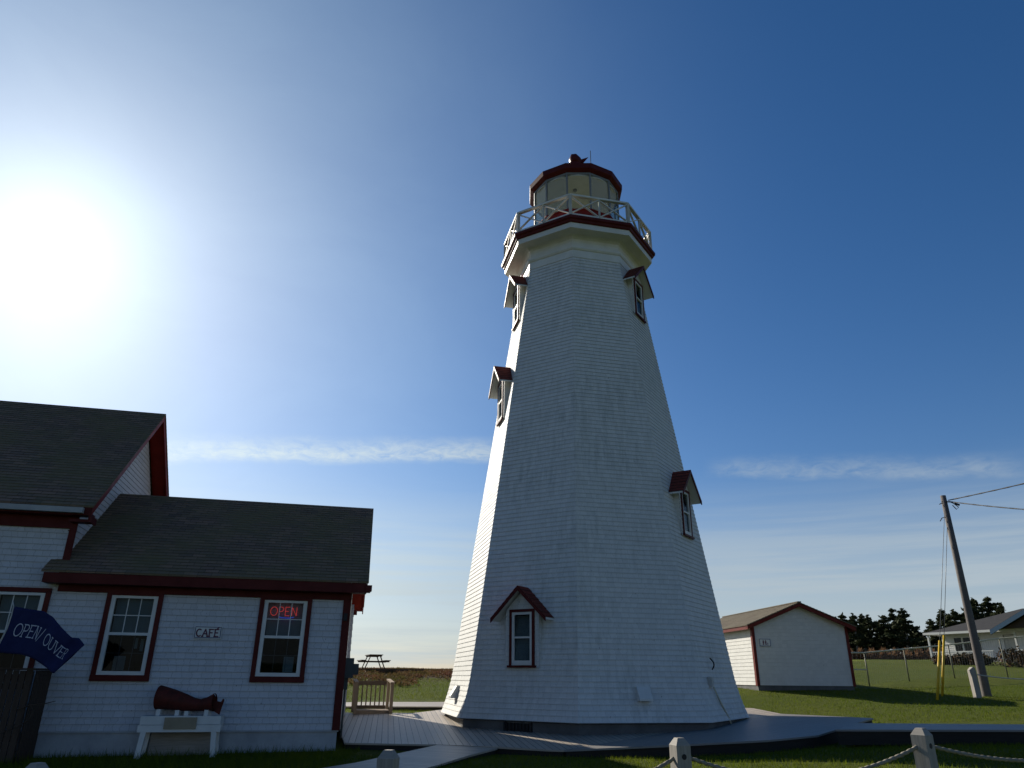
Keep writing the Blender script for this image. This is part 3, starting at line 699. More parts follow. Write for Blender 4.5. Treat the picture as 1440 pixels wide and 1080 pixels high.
# windows
def cafe_window(a, b, first=False, things=()):
    r_ = empty("window", ((a+b)/2, 0, 0), 0, CB); hw = (b-a)/2
    t_ = MB(); y0, y1 = -.055, -.016
    t_.box(-hw,y0,WZ0+.11,-hw+.10,y1,3.214); t_.box(hw-.10,y0,WZ0+.11,hw,y1,3.214); t_.box(-hw-.005,y0-.01,WZ0-.01,hw+.005,y1,WZ0+.11)
    if first: t_.box(-hw,y0,3.18,hw,y1,3.27)
    else: t_.box(-hw+.10,y0,3.17,hw-.10,y1,3.214)
    t_.build("window_trim", M_RED, r_)
    i = hw-.10; zb_, zt_ = WZ0+.11, 3.17; f_ = MB(); ya, yb = -.04, .045
    f_.box(-i,ya,zb_,-i+.085,yb,zt_); f_.box(i-.085,ya,zb_,i,yb,zt_); f_.box(-i+.085,ya,zt_-.055,i-.085,yb,zt_); f_.box(-i+.085,ya,zb_,i-.085,yb,zb_+.075)
    g = i-.085; mid = 2.385; f_.box(-g,ya+.005,mid-.028,g,yb,mid+.028)
    f_.build("window_frame", M_WHITE, r_)
    mu = MB()
    for k in (-1, 1): mu.box(k*g/3-.009,-.008,mid+.028,k*g/3+.009,.006,zt_-.055)
    mu.box(-g,-.010,(mid+zt_-.03)/2-.009,g,.004,(mid+zt_-.03)/2+.009)
    mu.build("muntin", M_WHITE, r_)
    mu = MB()
    for k in (-1, 1): mu.box(k*g/3-.006,.030,zb_+.075,k*g/3+.006,.036,mid-.028)
    mu.box(-g,.028,(mid+zb_+.05)/2-.006,g,.034,(mid+zb_+.05)/2+.006)
    mu.build("muntin", M_METAL, r_)
    gl_ = MB(); gl_.box(-g,-.004,mid+.02,g,0.0,zt_-.05); gl_.box(-g,.022,zb_+.07,g,.026,mid-.02); gl_.build("window_pane", M_GLASS_C, r_)
    bl = MB(); bl.face([(-g,.13,mid-.01),(g,.13,mid-.01),(g,.13,zt_),(-g,.13,zt_)]); bl.build("lit_ceiling_sheet", M_PALE, r_)  # pale sheet added to stand for the lit ceiling behind the upper sash
    dk = MB(); dk.face([(-i,.9,zb_-.2),(i,.9,zb_-.2),(i,.9,zt_+.1),(-i,.9,zt_+.1)]); 
    dk.face([(-i,.03,zb_),(i,.03,zb_),(i,.9,zb_-.2),(-i,.9,zb_-.2)])
    dk.face([(-i,.9,zt_+.1),(i,.9,zt_+.1),(i,.03,zt_),(-i,.03,zt_)])
    for s in (-1,1):
        q=[(s*i,.03,zb_),(s*i,.9,zb_-.2),(s*i,.9,zt_+.1),(s*i,.03,zt_)]; dk.face(q if s<0 else q[::-1])
    dk.build("room_interior", M_DARKIN, r_)
    if things:
        for (x0,z0,x1,z1,y) in things: pp = MB(); pp.box(x0,y,z0,x1,y+.01,z1); pp.build("paper_notice", M_PALE, r_)
cafe_window(*WIN[0], things=((.10,2.10,.16,2.32,.25),(.20,2.05,.27,2.3,.3),(-.28,1.66,-.05,1.95,.35)))
cafe_window(*WIN[1], things=((.08,1.66,.30,1.98,.12),))
cafe_window(*WIN[2], first=True)

# stroke lettering -----------------------------------------------------------
def arc(cx, cy, rx, ry, a0, a1, n=14): return [(cx+rx*math.cos(R(a0+(a1-a0)*k/n)), cy+ry*math.sin(R(a0+(a1-a0)*k/n))) for k in range(n+1)]
G = {'C': ([arc(.38,.5,.36,.5,50,310)], .72), 'A': ([[(0,0),(.36,1),(.72,0)],[(.14,.36),(.58,.36)]], .74), 'F': ([[(0.06,0),(0.06,1),(.58,1)],[(.06,.52),(.46,.52)]], .62),
     'E': ([[(.58,0),(.06,0),(.06,1),(.58,1)],[(.06,.52),(.46,.52)]], .64), 'O': ([arc(.42,.5,.40,.5,0,360,22)], .84),
     'P': ([[(.06,0),(.06,1),(.30,1)]+arc(.30,.74,.26,.26,90,-90,10)+[(.06,.48)]], .60), 'N': ([[(.06,0),(.06,1),(.62,0),(.62,1)]], .70),
     'U': ([[(.06,1),(.06,.34)]+arc(.36,.34,.30,.34,180,360,12)+[(.66,1)]], .74), 'V': ([[(0,1),(.34,0),(.68,1)]], .68),
     'R': ([[(.06,0),(.06,1),(.30,1)]+arc(.30,.75,.25,.25,90,-90,10)+[(.06,.50)],[(.30,.50),(.62,0)]], .66), 'T': ([[(0,1),(.64,1)],[(.32,1),(.32,0)]], .66), '/': ([[(0,-.1),(.62,1.1)]], .6), ' ': ([], .3),
     '9': ([arc(.28,.70,.26,.28,0,360,14),[(.54,.70),(.46,.2),(.24,0)]], .62), 'i': ([[(.1,0),(.1,1)]], .2)}
SER = {'A': [(0,0),(.72,0)], 'F': [(.06,0),(.06,1)], 'E': [(.06,0),(.06,1)], 'P': [(.06,0),(.06,1)], 'N': [(.06,0),(.06,1),(.62,1)], 'U': [(.06,1),(.66,1)], 'V': [(0,1),(.68,1)], 'R': [(.06,0),(.06,1),(.62,0)], 'T': [(.32,0)], 'C': []}
def layout(txt, h, gap):
    out = []; x = 0
    for ch in txt:
        st, wd = G[ch]
        for s in st: out.append([((x+q[0])*h, q[1]*h) for q in s])
        for (sx_, sy_) in SER.get(ch, []): out.append([((x+sx_-.11)*h, sy_*h), ((x+sx_+.11)*h, sy_*h)])
        x += wd+gap
    return out, (x-gap)*h
def ribbons(mb, strokes, wd, P):
    """flat strokes of width wd mapped through P(x,y)->3D, small thickness by caller"""
    for s in strokes:
        pts = [Vector((a, b)) for a, b in s]
        for i in range(len(pts)-1):
            d = (pts[i+1]-pts[i]); 
            if d.length < 1e-6: continue
            d = d.normalized(); n_ = Vector((-d.y, d.x))*wd/2; a = pts[i]-d*wd*.25; b = pts[i+1]+d*wd*.25
            mb.face([P(*(a-n_)), P(*(b-n_)), P(*(b+n_)), P(*(a+n_))])
# CAFE sign
sg = empty("wall_sign", (CX0+math.cos(CA)*(-2.965)+math.sin(CA)*.02, CY0+math.sin(CA)*(-2.965)-math.cos(CA)*.02, 2.45), CA)
tag(sg, "small white sign reading CAFÉ with dark border on the shingle wall between two windows", "sign")
mb = MB(); mb.box(-.285,-.025,-.13,.285,0,.13); mb.build("sign_board", M_WHITE, sg)
mb = MB(); 
for q in ((-.27,-.115,.27,-.10),(-.27,.102,.27,.117),(-.27,-.10,-.255,.10),(.255,-.10,.27,.10)): mb.box(q[0],-.028,q[1],q[2],-.024,q[3])
mb.build("sign_border", M_SIGNBLUE, sg)
st, wd = layout("CAFE", .145, .16); st.append([(wd-.050, .158), (wd-.015, .186)])
mb = MB(); ribbons(mb, st, .027, lambda x, y: Vector((x-wd/2, -.029, y-.083))); mb.build("lettering", M_SIGNRED, sg)
# neon
ng = empty("neon_sign", (CX0+math.cos(CA)*(-1.43)-math.sin(CA)*.04, CY0+math.sin(CA)*(-1.43)+math.cos(CA)*.04, 2.845), CA)
tag(ng, "red neon OPEN sign with blue underline glowing inside the cafe's right window", "neon sign")
G2 = {k: v for k, v in G.items()}
def tubes(mb, strokes, rad, P):
    for s in strokes:
        if len(s) > 6: mb.tube([P(*q) for q in s], rad, 6)
        else:
            for a, b in zip(s, s[1:]): mb.tube([P(*a), P(*b)], rad, 6)
sv = dict(SER); SER.clear(); st, wd = layout("OPEN", .185, .13); SER.update(sv)
mb = MB(); tubes(mb, st, .0065, lambda x, y: (x-wd/2, 0, y)); mb.build("neon_letters", M_NEONR, ng)
mb = MB(); mb.tube([(-.10,0,-.03),(-.03,0,-.045),(.12,0,-.05),(.23,0,-.03)], .008, 6); mb.build("neon_underline", M_NEONB, ng)

# flag ----------------------------------------------------------------------
def CL(u, v, z): return Vector((CX0+u*math.cos(CA)-v*math.sin(CA), CY0+u*math.sin(CA)+v*math.cos(CA), z))
FV = -1.5
top = [(-6.33,2.775),(-6.05,2.735),(-5.78,2.70),(-5.60,2.60),(-5.42,2.42),(-5.22,2.235),(-5.10,2.23),(-4.93,2.10)]
bot = [(-6.46,1.95),(-6.22,1.93),(-6.00,1.915),(-5.80,1.86),(-5.62,1.76),(-5.46,1.66),(-5.36,1.585),(-5.20,1.83)]
def lerp(tb, s):
    s = max(0, min(.9999, s))*(len(tb)-1); i = int(s); f = s-i; return (tb[i][0]*(1-f)+tb[i+1][0]*f, tb[i][1]*(1-f)+tb[i+1][1]*f)
def FP(s, t, off=0.0):
    a, b = lerp(top, s), lerp(bot, s); u = b[0]*(1-t)+a[0]*t; zz = b[1]*(1-t)+a[1]*t
    u -= .05*math.sin(math.pi*t)*(1-s)*-1
    v = FV + .10*s*math.sin(7.5*s+2.2*t) + .05*math.sin(13*s-3*t)*s + off
    return CL(u, v, zz)
fl = empty("flag", CL(-6.75, FV-.05, .9), CA)
tag(fl, "navy blue flag reading OPEN / OUVERT flying beside the left cafe window", "flag")
inv = Matrix.Translation(fl.location) @ Matrix.Rotation(CA, 4, 'Z'); inv = inv.inverted()
mb = MB(); NS, NTT = 44, 18
for i in range(NS):
    for j in range(NTT):
        mb.face([inv@FP(i/NS,j/NTT), inv@FP((i+1)/NS,j/NTT), inv@FP((i+1)/NS,(j+1)/NTT), inv@FP(i/NS,(j+1)/NTT)], None, True)
import bmesh
cloth = mb.build("cloth", M_NAVY, fl)
bm = bmesh.new(); bm.from_mesh(cloth.data); bmesh.ops.remove_doubles(bm, verts=bm.verts, dist=1e-5); bm.to_mesh(cloth.data); bm.free()
md = cloth.modifiers.new("thickness", 'SOLIDIFY'); md.thickness = .003; md.offset = 1
st, wd = layout("OPEN/ OUVER", 1.0, .12)
def TP(x, y):
    s = .075+ x/wd*.73; tt = .38 + y*.27; return inv@FP(s, tt, -.010)
st2 = []
for s in st:
    q = []
    for a, b in zip(s, s[1:]):
        n_ = max(1, int(math.dist(a, b)/.12)); q += [(a[0]+(b[0]-a[0])*k/n_, a[1]+(b[1]-a[1])*k/n_) for k in range(n_)]
    q.append(s[-1]); st2.append(q)
mb = MB(); ribbons(mb, st2, .085, TP); mb.build("lettering", M_LETTER, fl)
pp = [inv@CL(-6.95,FV-.05,1.15), inv@CL(-6.75,FV-.03,1.52), inv@CL(-6.58,FV,1.80), inv@FP(0,0), inv@FP(0,.2), inv@FP(0,.5), inv@FP(0,.8), inv@FP(0,1.0), inv@CL(-6.36,FV,2.86)]
mb = MB(); mb.tube(pp, [.02,.019,.018,.017,.016,.015,.014,.013,.008], 8); mb.build("flagpole", M_WHITE_OLD, fl)

# brown slatted enclosure at far left
en = empty("slatted_enclosure", CL(-7.6,-1.0,0), CA)
tag(en, "dark brown vertical board enclosure standing in front of the cafe's left wall", "enclosure")
mb = MB(); k = 0; random.seed(5)
x = -2.4
while x < 1.72:
    mb.box(x, random.uniform(-.022,-.016), .02, x+.105, 0, 1.64+random.uniform(-.006,.006)); x += .118
x = 0.12
while x < .95:
    mb.box(1.722, x, .02, 1.742, x+.105, 1.64); x += .118
mb.build("board", M_DARKWOOD, en)
mb = MB(); mb.box(-2.4,0,.4,1.72,.04,.5); mb.box(-2.4,0,1.3,1.72,.04,1.4); mb.box(1.66,0.0,.02,1.722,.06,1.62); mb.box(-2.42,-.04,1.645,1.76,.07,1.68); mb.box(1.68,.07,1.645,1.76,1.0,1.68)
mb.build("frame", M_DARKWOOD, en)
br_ = MB(); P_ = lambda u, v, z: CL(u, v, z)
br_.tube([CL(-5.95,-1.15,.95), CL(-5.75,-1.12,1.03), CL(-5.5,-1.1,1.06), CL(-5.35,-1.1,1.10)], [.014,.012,.010,.006], 6)
br_.tube([CL(-5.75,-1.12,1.03), CL(-5.68,-1.12,.92), CL(-5.72,-1.12,.78), CL(-5.90,-1.13,.66), CL(-6.15,-1.14,.55), CL(-6.3,-1.15,.1)], [.012,.012,.012,.012,.012,.014], 6)
tag(br_.build("bent_branch", M_DARKWOOD), "thin dark bent branch sticking out at the foot of the brown board enclosure", "branch")

# display stand and fog horn
gs = .10
ds = empty("display_stand", CL(-3.13,-.34,0), CA)
tag(ds, "white timber stand carrying the red fog horn against the cafe wall", "stand")
mb = MB(); mb.box(-.76,-.27,.655,.76,-.245,.79); mb.box(-.78,-.285,.52,.78,-.26,.648); mb.box(-.76,.24,.53,.76,.265,.79); mb.box(-.76,-.245,.53,-.735,.24,.785); mb.box(.735,-.245,.53,.76,.24,.785)
mb.box(-.76,-.272,.79,.76,.27,.812); mb.build("table_top", M_WHITE, ds)
for sx_ in (-1, 1):
    for sy_ in (-.24, .22):
        mb = MB(); mb.bar((sx_*.66, sy_, .53), (sx_*.71, sy_, -.05), .10, .09, (0,1,0)); mb.build("leg", M_WHITE, ds)
mb = MB(); mb.box(-.60,.20,.0,.60,.22,.52); mb.build("back_panel", M_WOODG, ds)
mb = MB(); mb.box(-.30,-.31,.575,.31,-.288,.79); mb.build("plaque", M_TAN, ds)
fh = empty("fog_horn", CL(-3.08,-.33,.812), CA-R(11))
tag(fh, "weathered dark red fog horn trumpet lying on the white stand by the cafe wall", "fog horn")
mb = MB()
ax = [(-.62,.335),(-.57,.333),(-.35,.30),(-.10,.245),(.12,.205),(.25,.20),(.40,.22),(.52,.25)]; rd = [.225,.222,.195,.165,.125,.115,.135,.165]
mb.tube([(a, 0, b) for a, b in ax], rd, 28, caps=False)
mb.tube([(a, 0, b) for a, b in ax[::-1]], [q-.012 for q in rd[::-1]], 28, caps=False)
mb.tube([(.50,0,.25),(.53,0,.252)], [.172,.172], 28, caps=False); mb.tube([(-.63,0,.335),(-.60,0,.334)], [.232,.232], 28, caps=False)
mb.build("horn_body", M_HORN, fh)
mb = MB(); mb.tube([(.2,0,.20),(.23,0,.20)], .105, 20); mb.build("throat_plate", M_BLACK, fh)
mb = MB(); mb.prism([(.50,-.01,.10),(.66,-.01,.02),(.72,-.01,.30),(.69,-.01,.32),(.66,-.01,.26),(.52,-.01,.28)], (0,.03,0)); mb.build("mounting_bracket", M_HORN, fh)
for x in (-.55,-.17,.02,.42):
    mb = MB(); zt_ = {-.55:.115,-.17:.10,.02:.085,.42:.11}[x]; mb.box(x-.04,-.10,0,x+.04,.10,zt_); mb.build("cradle_block", M_WHITE, fh)

# ------------------------------------------------------------------ shed
SA = R(6.0); SX, SY, SZ = 9.735, 30.483, 1.40
SH = empty("shed", (SX, SY, 0), SA)
tag(SH, "small white shingled outbuilding with brown gable roof and red trim behind the lighthouse", "shed")
SW, SDp, ET, AP = 4.0, 7.5, 3.64, 4.42
mb = MB()
def xr_s(h):
    z = h+SZ
    return (0, SW) if z <= ET else ((z-ET)/(AP-ET)*SW/2, SW-(z-ET)/(AP-ET)*SW/2)
lap(mb, (0,0,SZ), (1,0,0), (0,0,1), (0,-1,0), SW, AP-SZ, .14, .012, xr_s, (), z_off=SZ)
lap(mb, (0,SDp,SZ), (0,-1,0), (0,0,1), (-1,0,0), SDp, ET-SZ, .14, .012, None, (), z_off=SZ)
lap(mb, (SW,0,SZ), (0,1,0), (0,0,1), (1,0,0), SDp, ET-SZ, .14, .012, None, (), z_off=SZ)
lap(mb, (SW,SDp,SZ), (-1,0,0), (0,0,1), (0,1,0), SW, AP-SZ, .14, .012, xr_s, (), z_off=SZ)
mb.build("wall", M_SHED, SH)
mb = MB(); mb.box(.02,.02,.6,SW-.02,SDp-.02,SZ-.001); mb.build("foundation", M_CONC_D, SH)
mb = MB()
mb.box(-.035,-.035,SZ-.02,.08,-.013,ET); mb.box(SW-.08,-.035,SZ-.02,SW+.035,-.013,ET); mb.box(-.035,-.013,SZ-.02,-.013,.13,ET-.05); mb.box(SW+.013,-.013,SZ-.02,SW+.035,.13,ET)
sl3 = (AP-ET)/(SW/2); ovx = .28; zE = ET-ovx*sl3+.10; zR = AP+.12
mb.box(-ovx,-.26,zE-.17,-ovx+.03,SDp+.26,zE-.012); mb.box(SW+ovx-.03,-.26,zE-.17,SW+ovx,SDp+.26,zE-.012)
for s in (0, 1):
    xa, xm = (-ovx, SW/2) if s == 0 else (SW+ovx, SW/2)
    A = Vector((xa,-.27,zE-.004)); B = Vector((xm,-.27,zR-.004)); dn = Vector((0,0,-.17)); w_ = Vector((0,.03,0))
    mb.hexa([A+dn,B+dn,B+dn+w_,A+dn+w_,A,B,B+w_,A+w_] if s == 0 else [B+dn,A+dn,A+dn+w_,B+dn+w_,B,A,A+w_,B+w_])
    A = Vector((xa,-.24,zE-.09)); B = Vector((xm,-.24,zR-.09)); dn = Vector((0,0,-.02)); w_ = Vector((0,.225,0))
    mb.hexa([A+dn,B+dn,B+dn+w_,A+dn+w_,A,B,B+w_,A+w_] if s == 0 else [B+dn,A+dn,A+dn+w_,B+dn+w_,B,A,A+w_,B+w_])
mb.build("trim", M_RED3, SH)
mb = MB()
for s in (0, 1):
    L = math.hypot(SW/2+ovx+.03, zR-zE); 
    if s == 0: lap(mb, (-ovx-.03,SDp+.3,zE), (0,-1,0), Vector(((SW/2+ovx+.03)/L,0,(zR-zE)/L)), Vector((-(zR-zE)/L,0,(SW/2+ovx+.03)/L)), SDp+.6, L, .14, .012)
    else: lap(mb, (SW+ovx+.03,-.3,zE), (0,1,0), Vector((-(SW/2+ovx+.03)/L,0,(zR-zE)/L)), Vector(((zR-zE)/L,0,(SW/2+ovx+.03)/L)), SDp+.6, L, .14, .012)
mb.hexa([(-ovx-.03,-.3,zE-.03),(SW/2,-.3,zR-.03),(SW/2,SDp+.3,zR-.03),(-ovx-.03,SDp+.3,zE-.03),(-ovx-.03,-.3,zE-.001),(SW/2,-.3,zR-.001),(SW/2,SDp+.3,zR-.001),(-ovx-.03,SDp+.3,zE-.001)])
mb.hexa([(SW/2,-.3,zR-.03),(SW+ovx+.03,-.3,zE-.03),(SW+ovx+.03,SDp+.3,zE-.03),(SW/2,SDp+.3,zR-.03),(SW/2,-.3,zR-.001),(SW+ovx+.03,-.3,zE-.001),(SW+ovx+.03,SDp+.3,zE-.001),(SW/2,SDp+.3,zR-.001)])
mb.box(SW/2-.08,-.31,zR-.01,SW/2+.08,SDp+.31,zR+.03)
mb.build("roof", M_ROOF_BROWN, SH)
def SP(x, y, z): return Vector((SX+x*math.cos(SA)-y*math.sin(SA), SY+x*math.sin(SA)+y*math.cos(SA), z))
s2_ = empty("restroom_sign", SP(.47,-.02,2.98), SA)
tag(s2_, "small white sign with dark border and figures on the shed's gable wall", "sign")
mb = MB(); mb.box(-.24,-.02,-.15,.24,0,.15); mb.build("sign_board", M_WHITE, s2_)
mb = MB()
for q in ((-.23,-.14,.23,-.12),(-.23,.12,.23,.14),(-.23,-.12,-.21,.12),(.21,-.12,.23,.12)): mb.box(q[0],-.023,q[1],q[2],-.019,q[3])
mb.build("sign_border", M_SIGNBLUE, s2_)
mb = MB()
for cx_ in (-.07, .03):                      # standing figures
    mb.box(cx_-.028,-.024,-.02,cx_+.028,-.020,.055); mb.box(cx_-.022,-.024,-.095,cx_-.004,-.020,-.02); mb.box(cx_+.004,-.024,-.095,cx_+.022,-.020,-.02)
    mb.tube([(cx_,-.024,.08),(cx_,-.020,.08)], .019, 12)
    mb.build("pictogram", M_SIGNRED, s2_); mb = MB()
mb.tube([(.11+.03*math.cos(a/2.), -.022, -.07+.03*math.sin(a/2.)) for a in range(11)], .006, 5); mb.box(.098,-.024,-.06,.112,-.020,.0)
mb.build("pictogram", M_SIGNRED, s2_)

# ------------------------------------------------------------------ little landing with railing by the deck
gt = empty("deck_railing", (-4.15, 24.0, dz(-4.15,24.0)), R(14))
tag(gt, "raw timber landing railing with balusters on the deck behind the cafe corner", "railing")
for x in (-.52, .56):
    mb = MB(); mb.box(x-.05,-.05,0,x+.05,.05,.86); mb.build("post", M_WOOD, gt)
    mb = MB(); mb.box(x-.04,1.30,0,x+.05,1.39,.95); mb.build("post", M_WOOD, gt)
    mb = MB(); mb.bar((x,-.10,.88),(x,1.42,.97),.12,.04); mb.build("handrail", M_WOOD, gt)
mb = MB(); mb.box(-.47,1.32,.80,.51,1.36,.93); mb.build("rail", M_WOOD_SHADED, gt)
mb = MB(); mb.box(-.47,1.32,.12,.51,1.36,.20); mb.build("rail", M_WOOD_SHADED, gt)
for k in range(7):
    mb = MB(); x = -.40+k*.14; mb.box(x-.02,1.285,.14,x+.02,1.318,.86); mb.build("baluster", M_WOOD_SHADED, gt)
mb = MB(); mb.box(-.50,.05,.0,.54,1.29,.10); mb.build("landing_floor", M_WOOD, gt)

# ------------------------------------------------------------------ rope fence in the foreground
posts_xy = [(-7.4,6.55,.90),(-4.31,7.44,.835),(-1.232,8.309,.895),(1.961,9.193,.975),(4.964,9.592,1.08),(8.2,10.1,1.18)]
plabels = ["", "grey square rope post with chamfered top before the fog horn stand, lowest in view", "grey rope post with pointed top and bolt hole standing before the timber ramp",
           "grey rope post with a sunlit narrow left side in front of the lighthouse", "grey rope post with a broad sunlit left face nearest the right boardwalk", "rope post beyond the right edge"]
rot = [10,-22,-14,16,34,30]
PSTEP = []
for i, (x, y, zt_) in enumerate(posts_xy):
    g = g1(x, y); hgt = zt_-g
    if i in (0, 5):
        PSTEP.append((x, y, zt_)); continue
    po = empty("rope_post", (x, y, g), R(rot[i])); tag(po, plabels[i], "post", "posts of the rope fence")
    w2 = .088; mb = MB()
    mb.box(-w2,-w2,-.2,w2,w2,hgt-.075)
    q0 = [(-w2,-w2,hgt-.075),(w2,-w2,hgt-.075),(w2,w2,hgt-.075),(-w2,w2,hgt-.075)]; c2 = .042
    q1 = [(-c2,-c2,hgt),(c2,-c2,hgt),(c2,c2,hgt),(-c2,c2,hgt)]
    for k in range(4):
        j = (k+1) % 4; mb.face([q0[k],q0[j],q1[j],q1[k]], [(0,0),(.17,0),(.12,.1),(.05,.1)])
    mb.face(q1, [(0,0),(.08,0),(.08,.08),(0,.08)])
    mb.build("timber", M_WOODG, po)
    mb = MB(); mb.tube([(0,-w2-.004,hgt-.19),(0,-w2+.01,hgt-.19)], .03, 12); mb.build("rope_hole", M_BLACK, po)
    PSTEP.append((x, y, zt_))
rl = ["", "thick twisted rope sagging at far left of the rope fence", "thick twisted rope sagging between the left pair of posts by the ramp", "thick twisted rope hanging between the two middle posts in front of the lighthouse", "thick twisted rope hanging between the right hand posts over sunlit lawn", "thick twisted rope running off to the right from the last post"]
rope_lab = ["twisted grey rope reaching the leftmost low post", "twisted grey rope between the chamfered post and the post by the ramp", "twisted grey rope dipping between the ramp post and the lighthouse post", "twisted grey rope dipping over the sunlit lawn between the two right posts", "twisted grey rope leaving the rightmost post towards the boardwalk"]
for i in range(5):
    a = Vector((PSTEP[i][0], PSTEP[i][1], PSTEP[i][2]-.17)); b = Vector((PSTEP[i+1][0], PSTEP[i+1][1], PSTEP[i+1][2]-.17))
    pts = []; N_ = 150; sag = (.30,.34,.40,.30,.24)[i]
    for k in range(N_+1):
        t_ = k/N_; q = a.lerp(b, t_); q.z -= sag*4*t_*(1-t_); pts.append(q)
    mb = MB(); mb.tube(pts, .020, 12, lobes=3, pitch=.085)
    tag(mb.build("rope", M_ROPE), rope_lab[i], "rope", "ropes of the rope fence")

# ------------------------------------------------------------------ utility pole, guys, wires
PX, PY = 17.72, 29.02; pg = g1(PX, PY)
up_ = empty("utility_pole", (PX, PY, pg)); tag(up_, "tall bare wooden utility pole with wires at its top on the right lawn", "utility pole")
mb = MB(); ht = 8.66-pg; mb.tube([(0,0,-.3),(0,0,0),(.0,0,ht*.5),(0,0,ht)], [.165,.162,.135,.105], 16); mb.build("pole_shaft", M_POLE, up_)
mb = MB(); mb.tube([(.0,-.10,ht-.28),(.16,-.16,ht-.30),(.26,-.18,ht-.36),(.40,-.22,ht-.52),(.32,-.18,ht-.60),(.22,-.14,ht-.42)], .018, 6)
mb.tube([(-.10,0,ht-.30),(-.22,0,ht-.36)], .018, 6); mb.tube([(-.10,0,ht-.88),(-.24,0,ht-.92),(-.34,0,ht-1.05)], .016, 6); mb.tube([(-.12,-.02,ht-.25),(.12,-.02,ht-.25)], .03, 8)
mb.tube([(.28,-.19,ht-.36),(.44,-.26,ht-.44)], .04, 8); mb.build("wire_bracket", M_BLACK, up_)
def cable(name, a, b, sag, rad, n, label, cat, m=M_BLACK, grp=None, lob=0):
    pts = [Vector(a).lerp(Vector(b), k/n)-Vector((0,0,sag*4*(k/n)*(1-k/n))) for k in range(n+1)]
    mb = MB(); mb.tube(pts, rad, 6, lobes=lob, pitch=.6); return tag(mb.build(name, m), label, cat, grp)
cable("power_line", (PX+.12,PY-.1,8.45), (20.5,17.0,8.2), .12, .022, 60, "upper dark power line running right from the top of the pole", "power line", grp="power lines", lob=2)
cable("power_line", (PX+.12,PY-.1,8.40), (19.5,16.2,5.2), .25, .022, 60, "lower dark power line dropping to the right from the top of the pole", "power line", grp="power lines", lob=2)
yA, yB = (14.85,27.21), (15.97,28.88)
for k, ((x, y), topz, lab, lab2) in enumerate(((yA, 2.97, "shorter bright yellow plastic guard standing forward on the lawn", "guy wire from the pole top to the shorter forward yellow guard"), (yB, 3.23, "taller orange yellow plastic guard just behind the shorter one", "guy wire from the pole top to the taller rear yellow guard"))):
    g = g1(x, y); base = Vector((x, y, g-.05)); tp = Vector((PX, PY, 8.3-.5*k)); d = (tp-base).normalized()
    L = (topz-g)/d.z*1.0; tpz = base+d*L; tpz.z = topz
    # guards lean with the wire only slightly
    tpz = Vector((base.x+(tp.x-base.x)*.0+.02, base.y+.02, topz)) if False else base+d*((topz-base.z)/d.z)
    mb = MB(); mb.tube([base, tpz], [.045,.042], 10)
    tag(mb.build("guy_guard", M_YEL), lab, "guy guard", "yellow guy wire guards")
    mb = MB(); mb.tube([tpz, tp], .011, 5); tag(mb.build("guy_wire", M_METAL), lab2, "guy wire", "guy wires of the pole")
# stub post and light rope
sx_, sy_ = 16.95, 28.32; g = g1(sx_, sy_)
mb = MB(); mb.bar((sx_,sy_,g-.2),(sx_-.02,sy_,g+.93),.20,.20,(0,1,0)); mb.hexa([(sx_-.12,sy_-.10,g+.93),(sx_+.08,sy_-.10,g+.93),(sx_+.08,sy_+.10,g+.93),(sx_-.12,sy_+.10,g+.93),(sx_-.01,sy_-.10,g+1.04),(sx_+.05,sy_-.10,g+1.02),(sx_+.05,sy_+.10,g+1.02),(sx_-.01,sy_+.10,g+1.04)])
tag(mb.build("short_post", M_WOODG), "short thick grey post standing just left of the utility pole", "post")
cable("rope", (sx_+.1,sy_-.1,g+.78), (20.9,26.7,g+.95), .22, .022, 30, "pale rope sagging right from the short post by the utility pole", "rope", M_WHITE_OLD)

# ------------------------------------------------------------------ back fence
fp = [(11.6,33.6,1.36,2.70),(15.955,34.49,1.38,2.77),(18.31,35.56,1.60,2.98),(20.9,36.4,1.72,3.22),(23.8,37.0,1.83,3.56),(27.2,37.6,1.95,3.85)]
FN = empty("pipe_fence", (15.9,34.5,g1(15.9,34.5))); tag(FN, "thin metal pipe fence with a pale top rail crossing the back lawn", "fence")
FL = FN.location
for (x, y, zb_, zt_) in fp:
    mb = MB(); zb_ = g1(x, y)-.05; mb.tube([Vector((x,y,zb_))-FL, Vector((x,y,zt_))-FL], .030, 8); mb.build("fence_post", M_FPOST, FN)
for (a, b) in zip(fp, fp[1:]):
    mb = MB(); mb.tube([Vector((a[0],a[1],a[3]))-FL, Vector((b[0],b[1],b[3]))-FL], .030, 8); mb.build("top_rail", M_GALV, FN)
mb = MB(); a, b = fp[0], fp[1]; mb.tube([Vector((a[0],a[1],2.02))-FL, Vector((b[0],b[1],2.06))-FL], .026, 8); mb.build("mid_rail", M_GALV, FN)
# wire mesh (fine strands)
mb = MB()
for (a, b) in zip(fp, fp[1:]):
    n_ = 22
    for k in range(n_):
        for s in (0, 1):
            t0 = (k+s)/n_; t1 = (k+1-s)/n_
            A = Vector(a[:2]).lerp(Vector(b[:2]), t0); B = Vector(a[:2]).lerp(Vector(b[:2]), t1)
            za = g1(A.x, A.y)+.05; zb_ = a[3]*(1-t1)+b[3]*t1
            mb.tube([Vector((A.x,A.y,za))-FL, Vector((B.x,B.y,zb_))-FL], .0022, 3, caps=False)
mb.build("wire_mesh", M_METAL, FN)

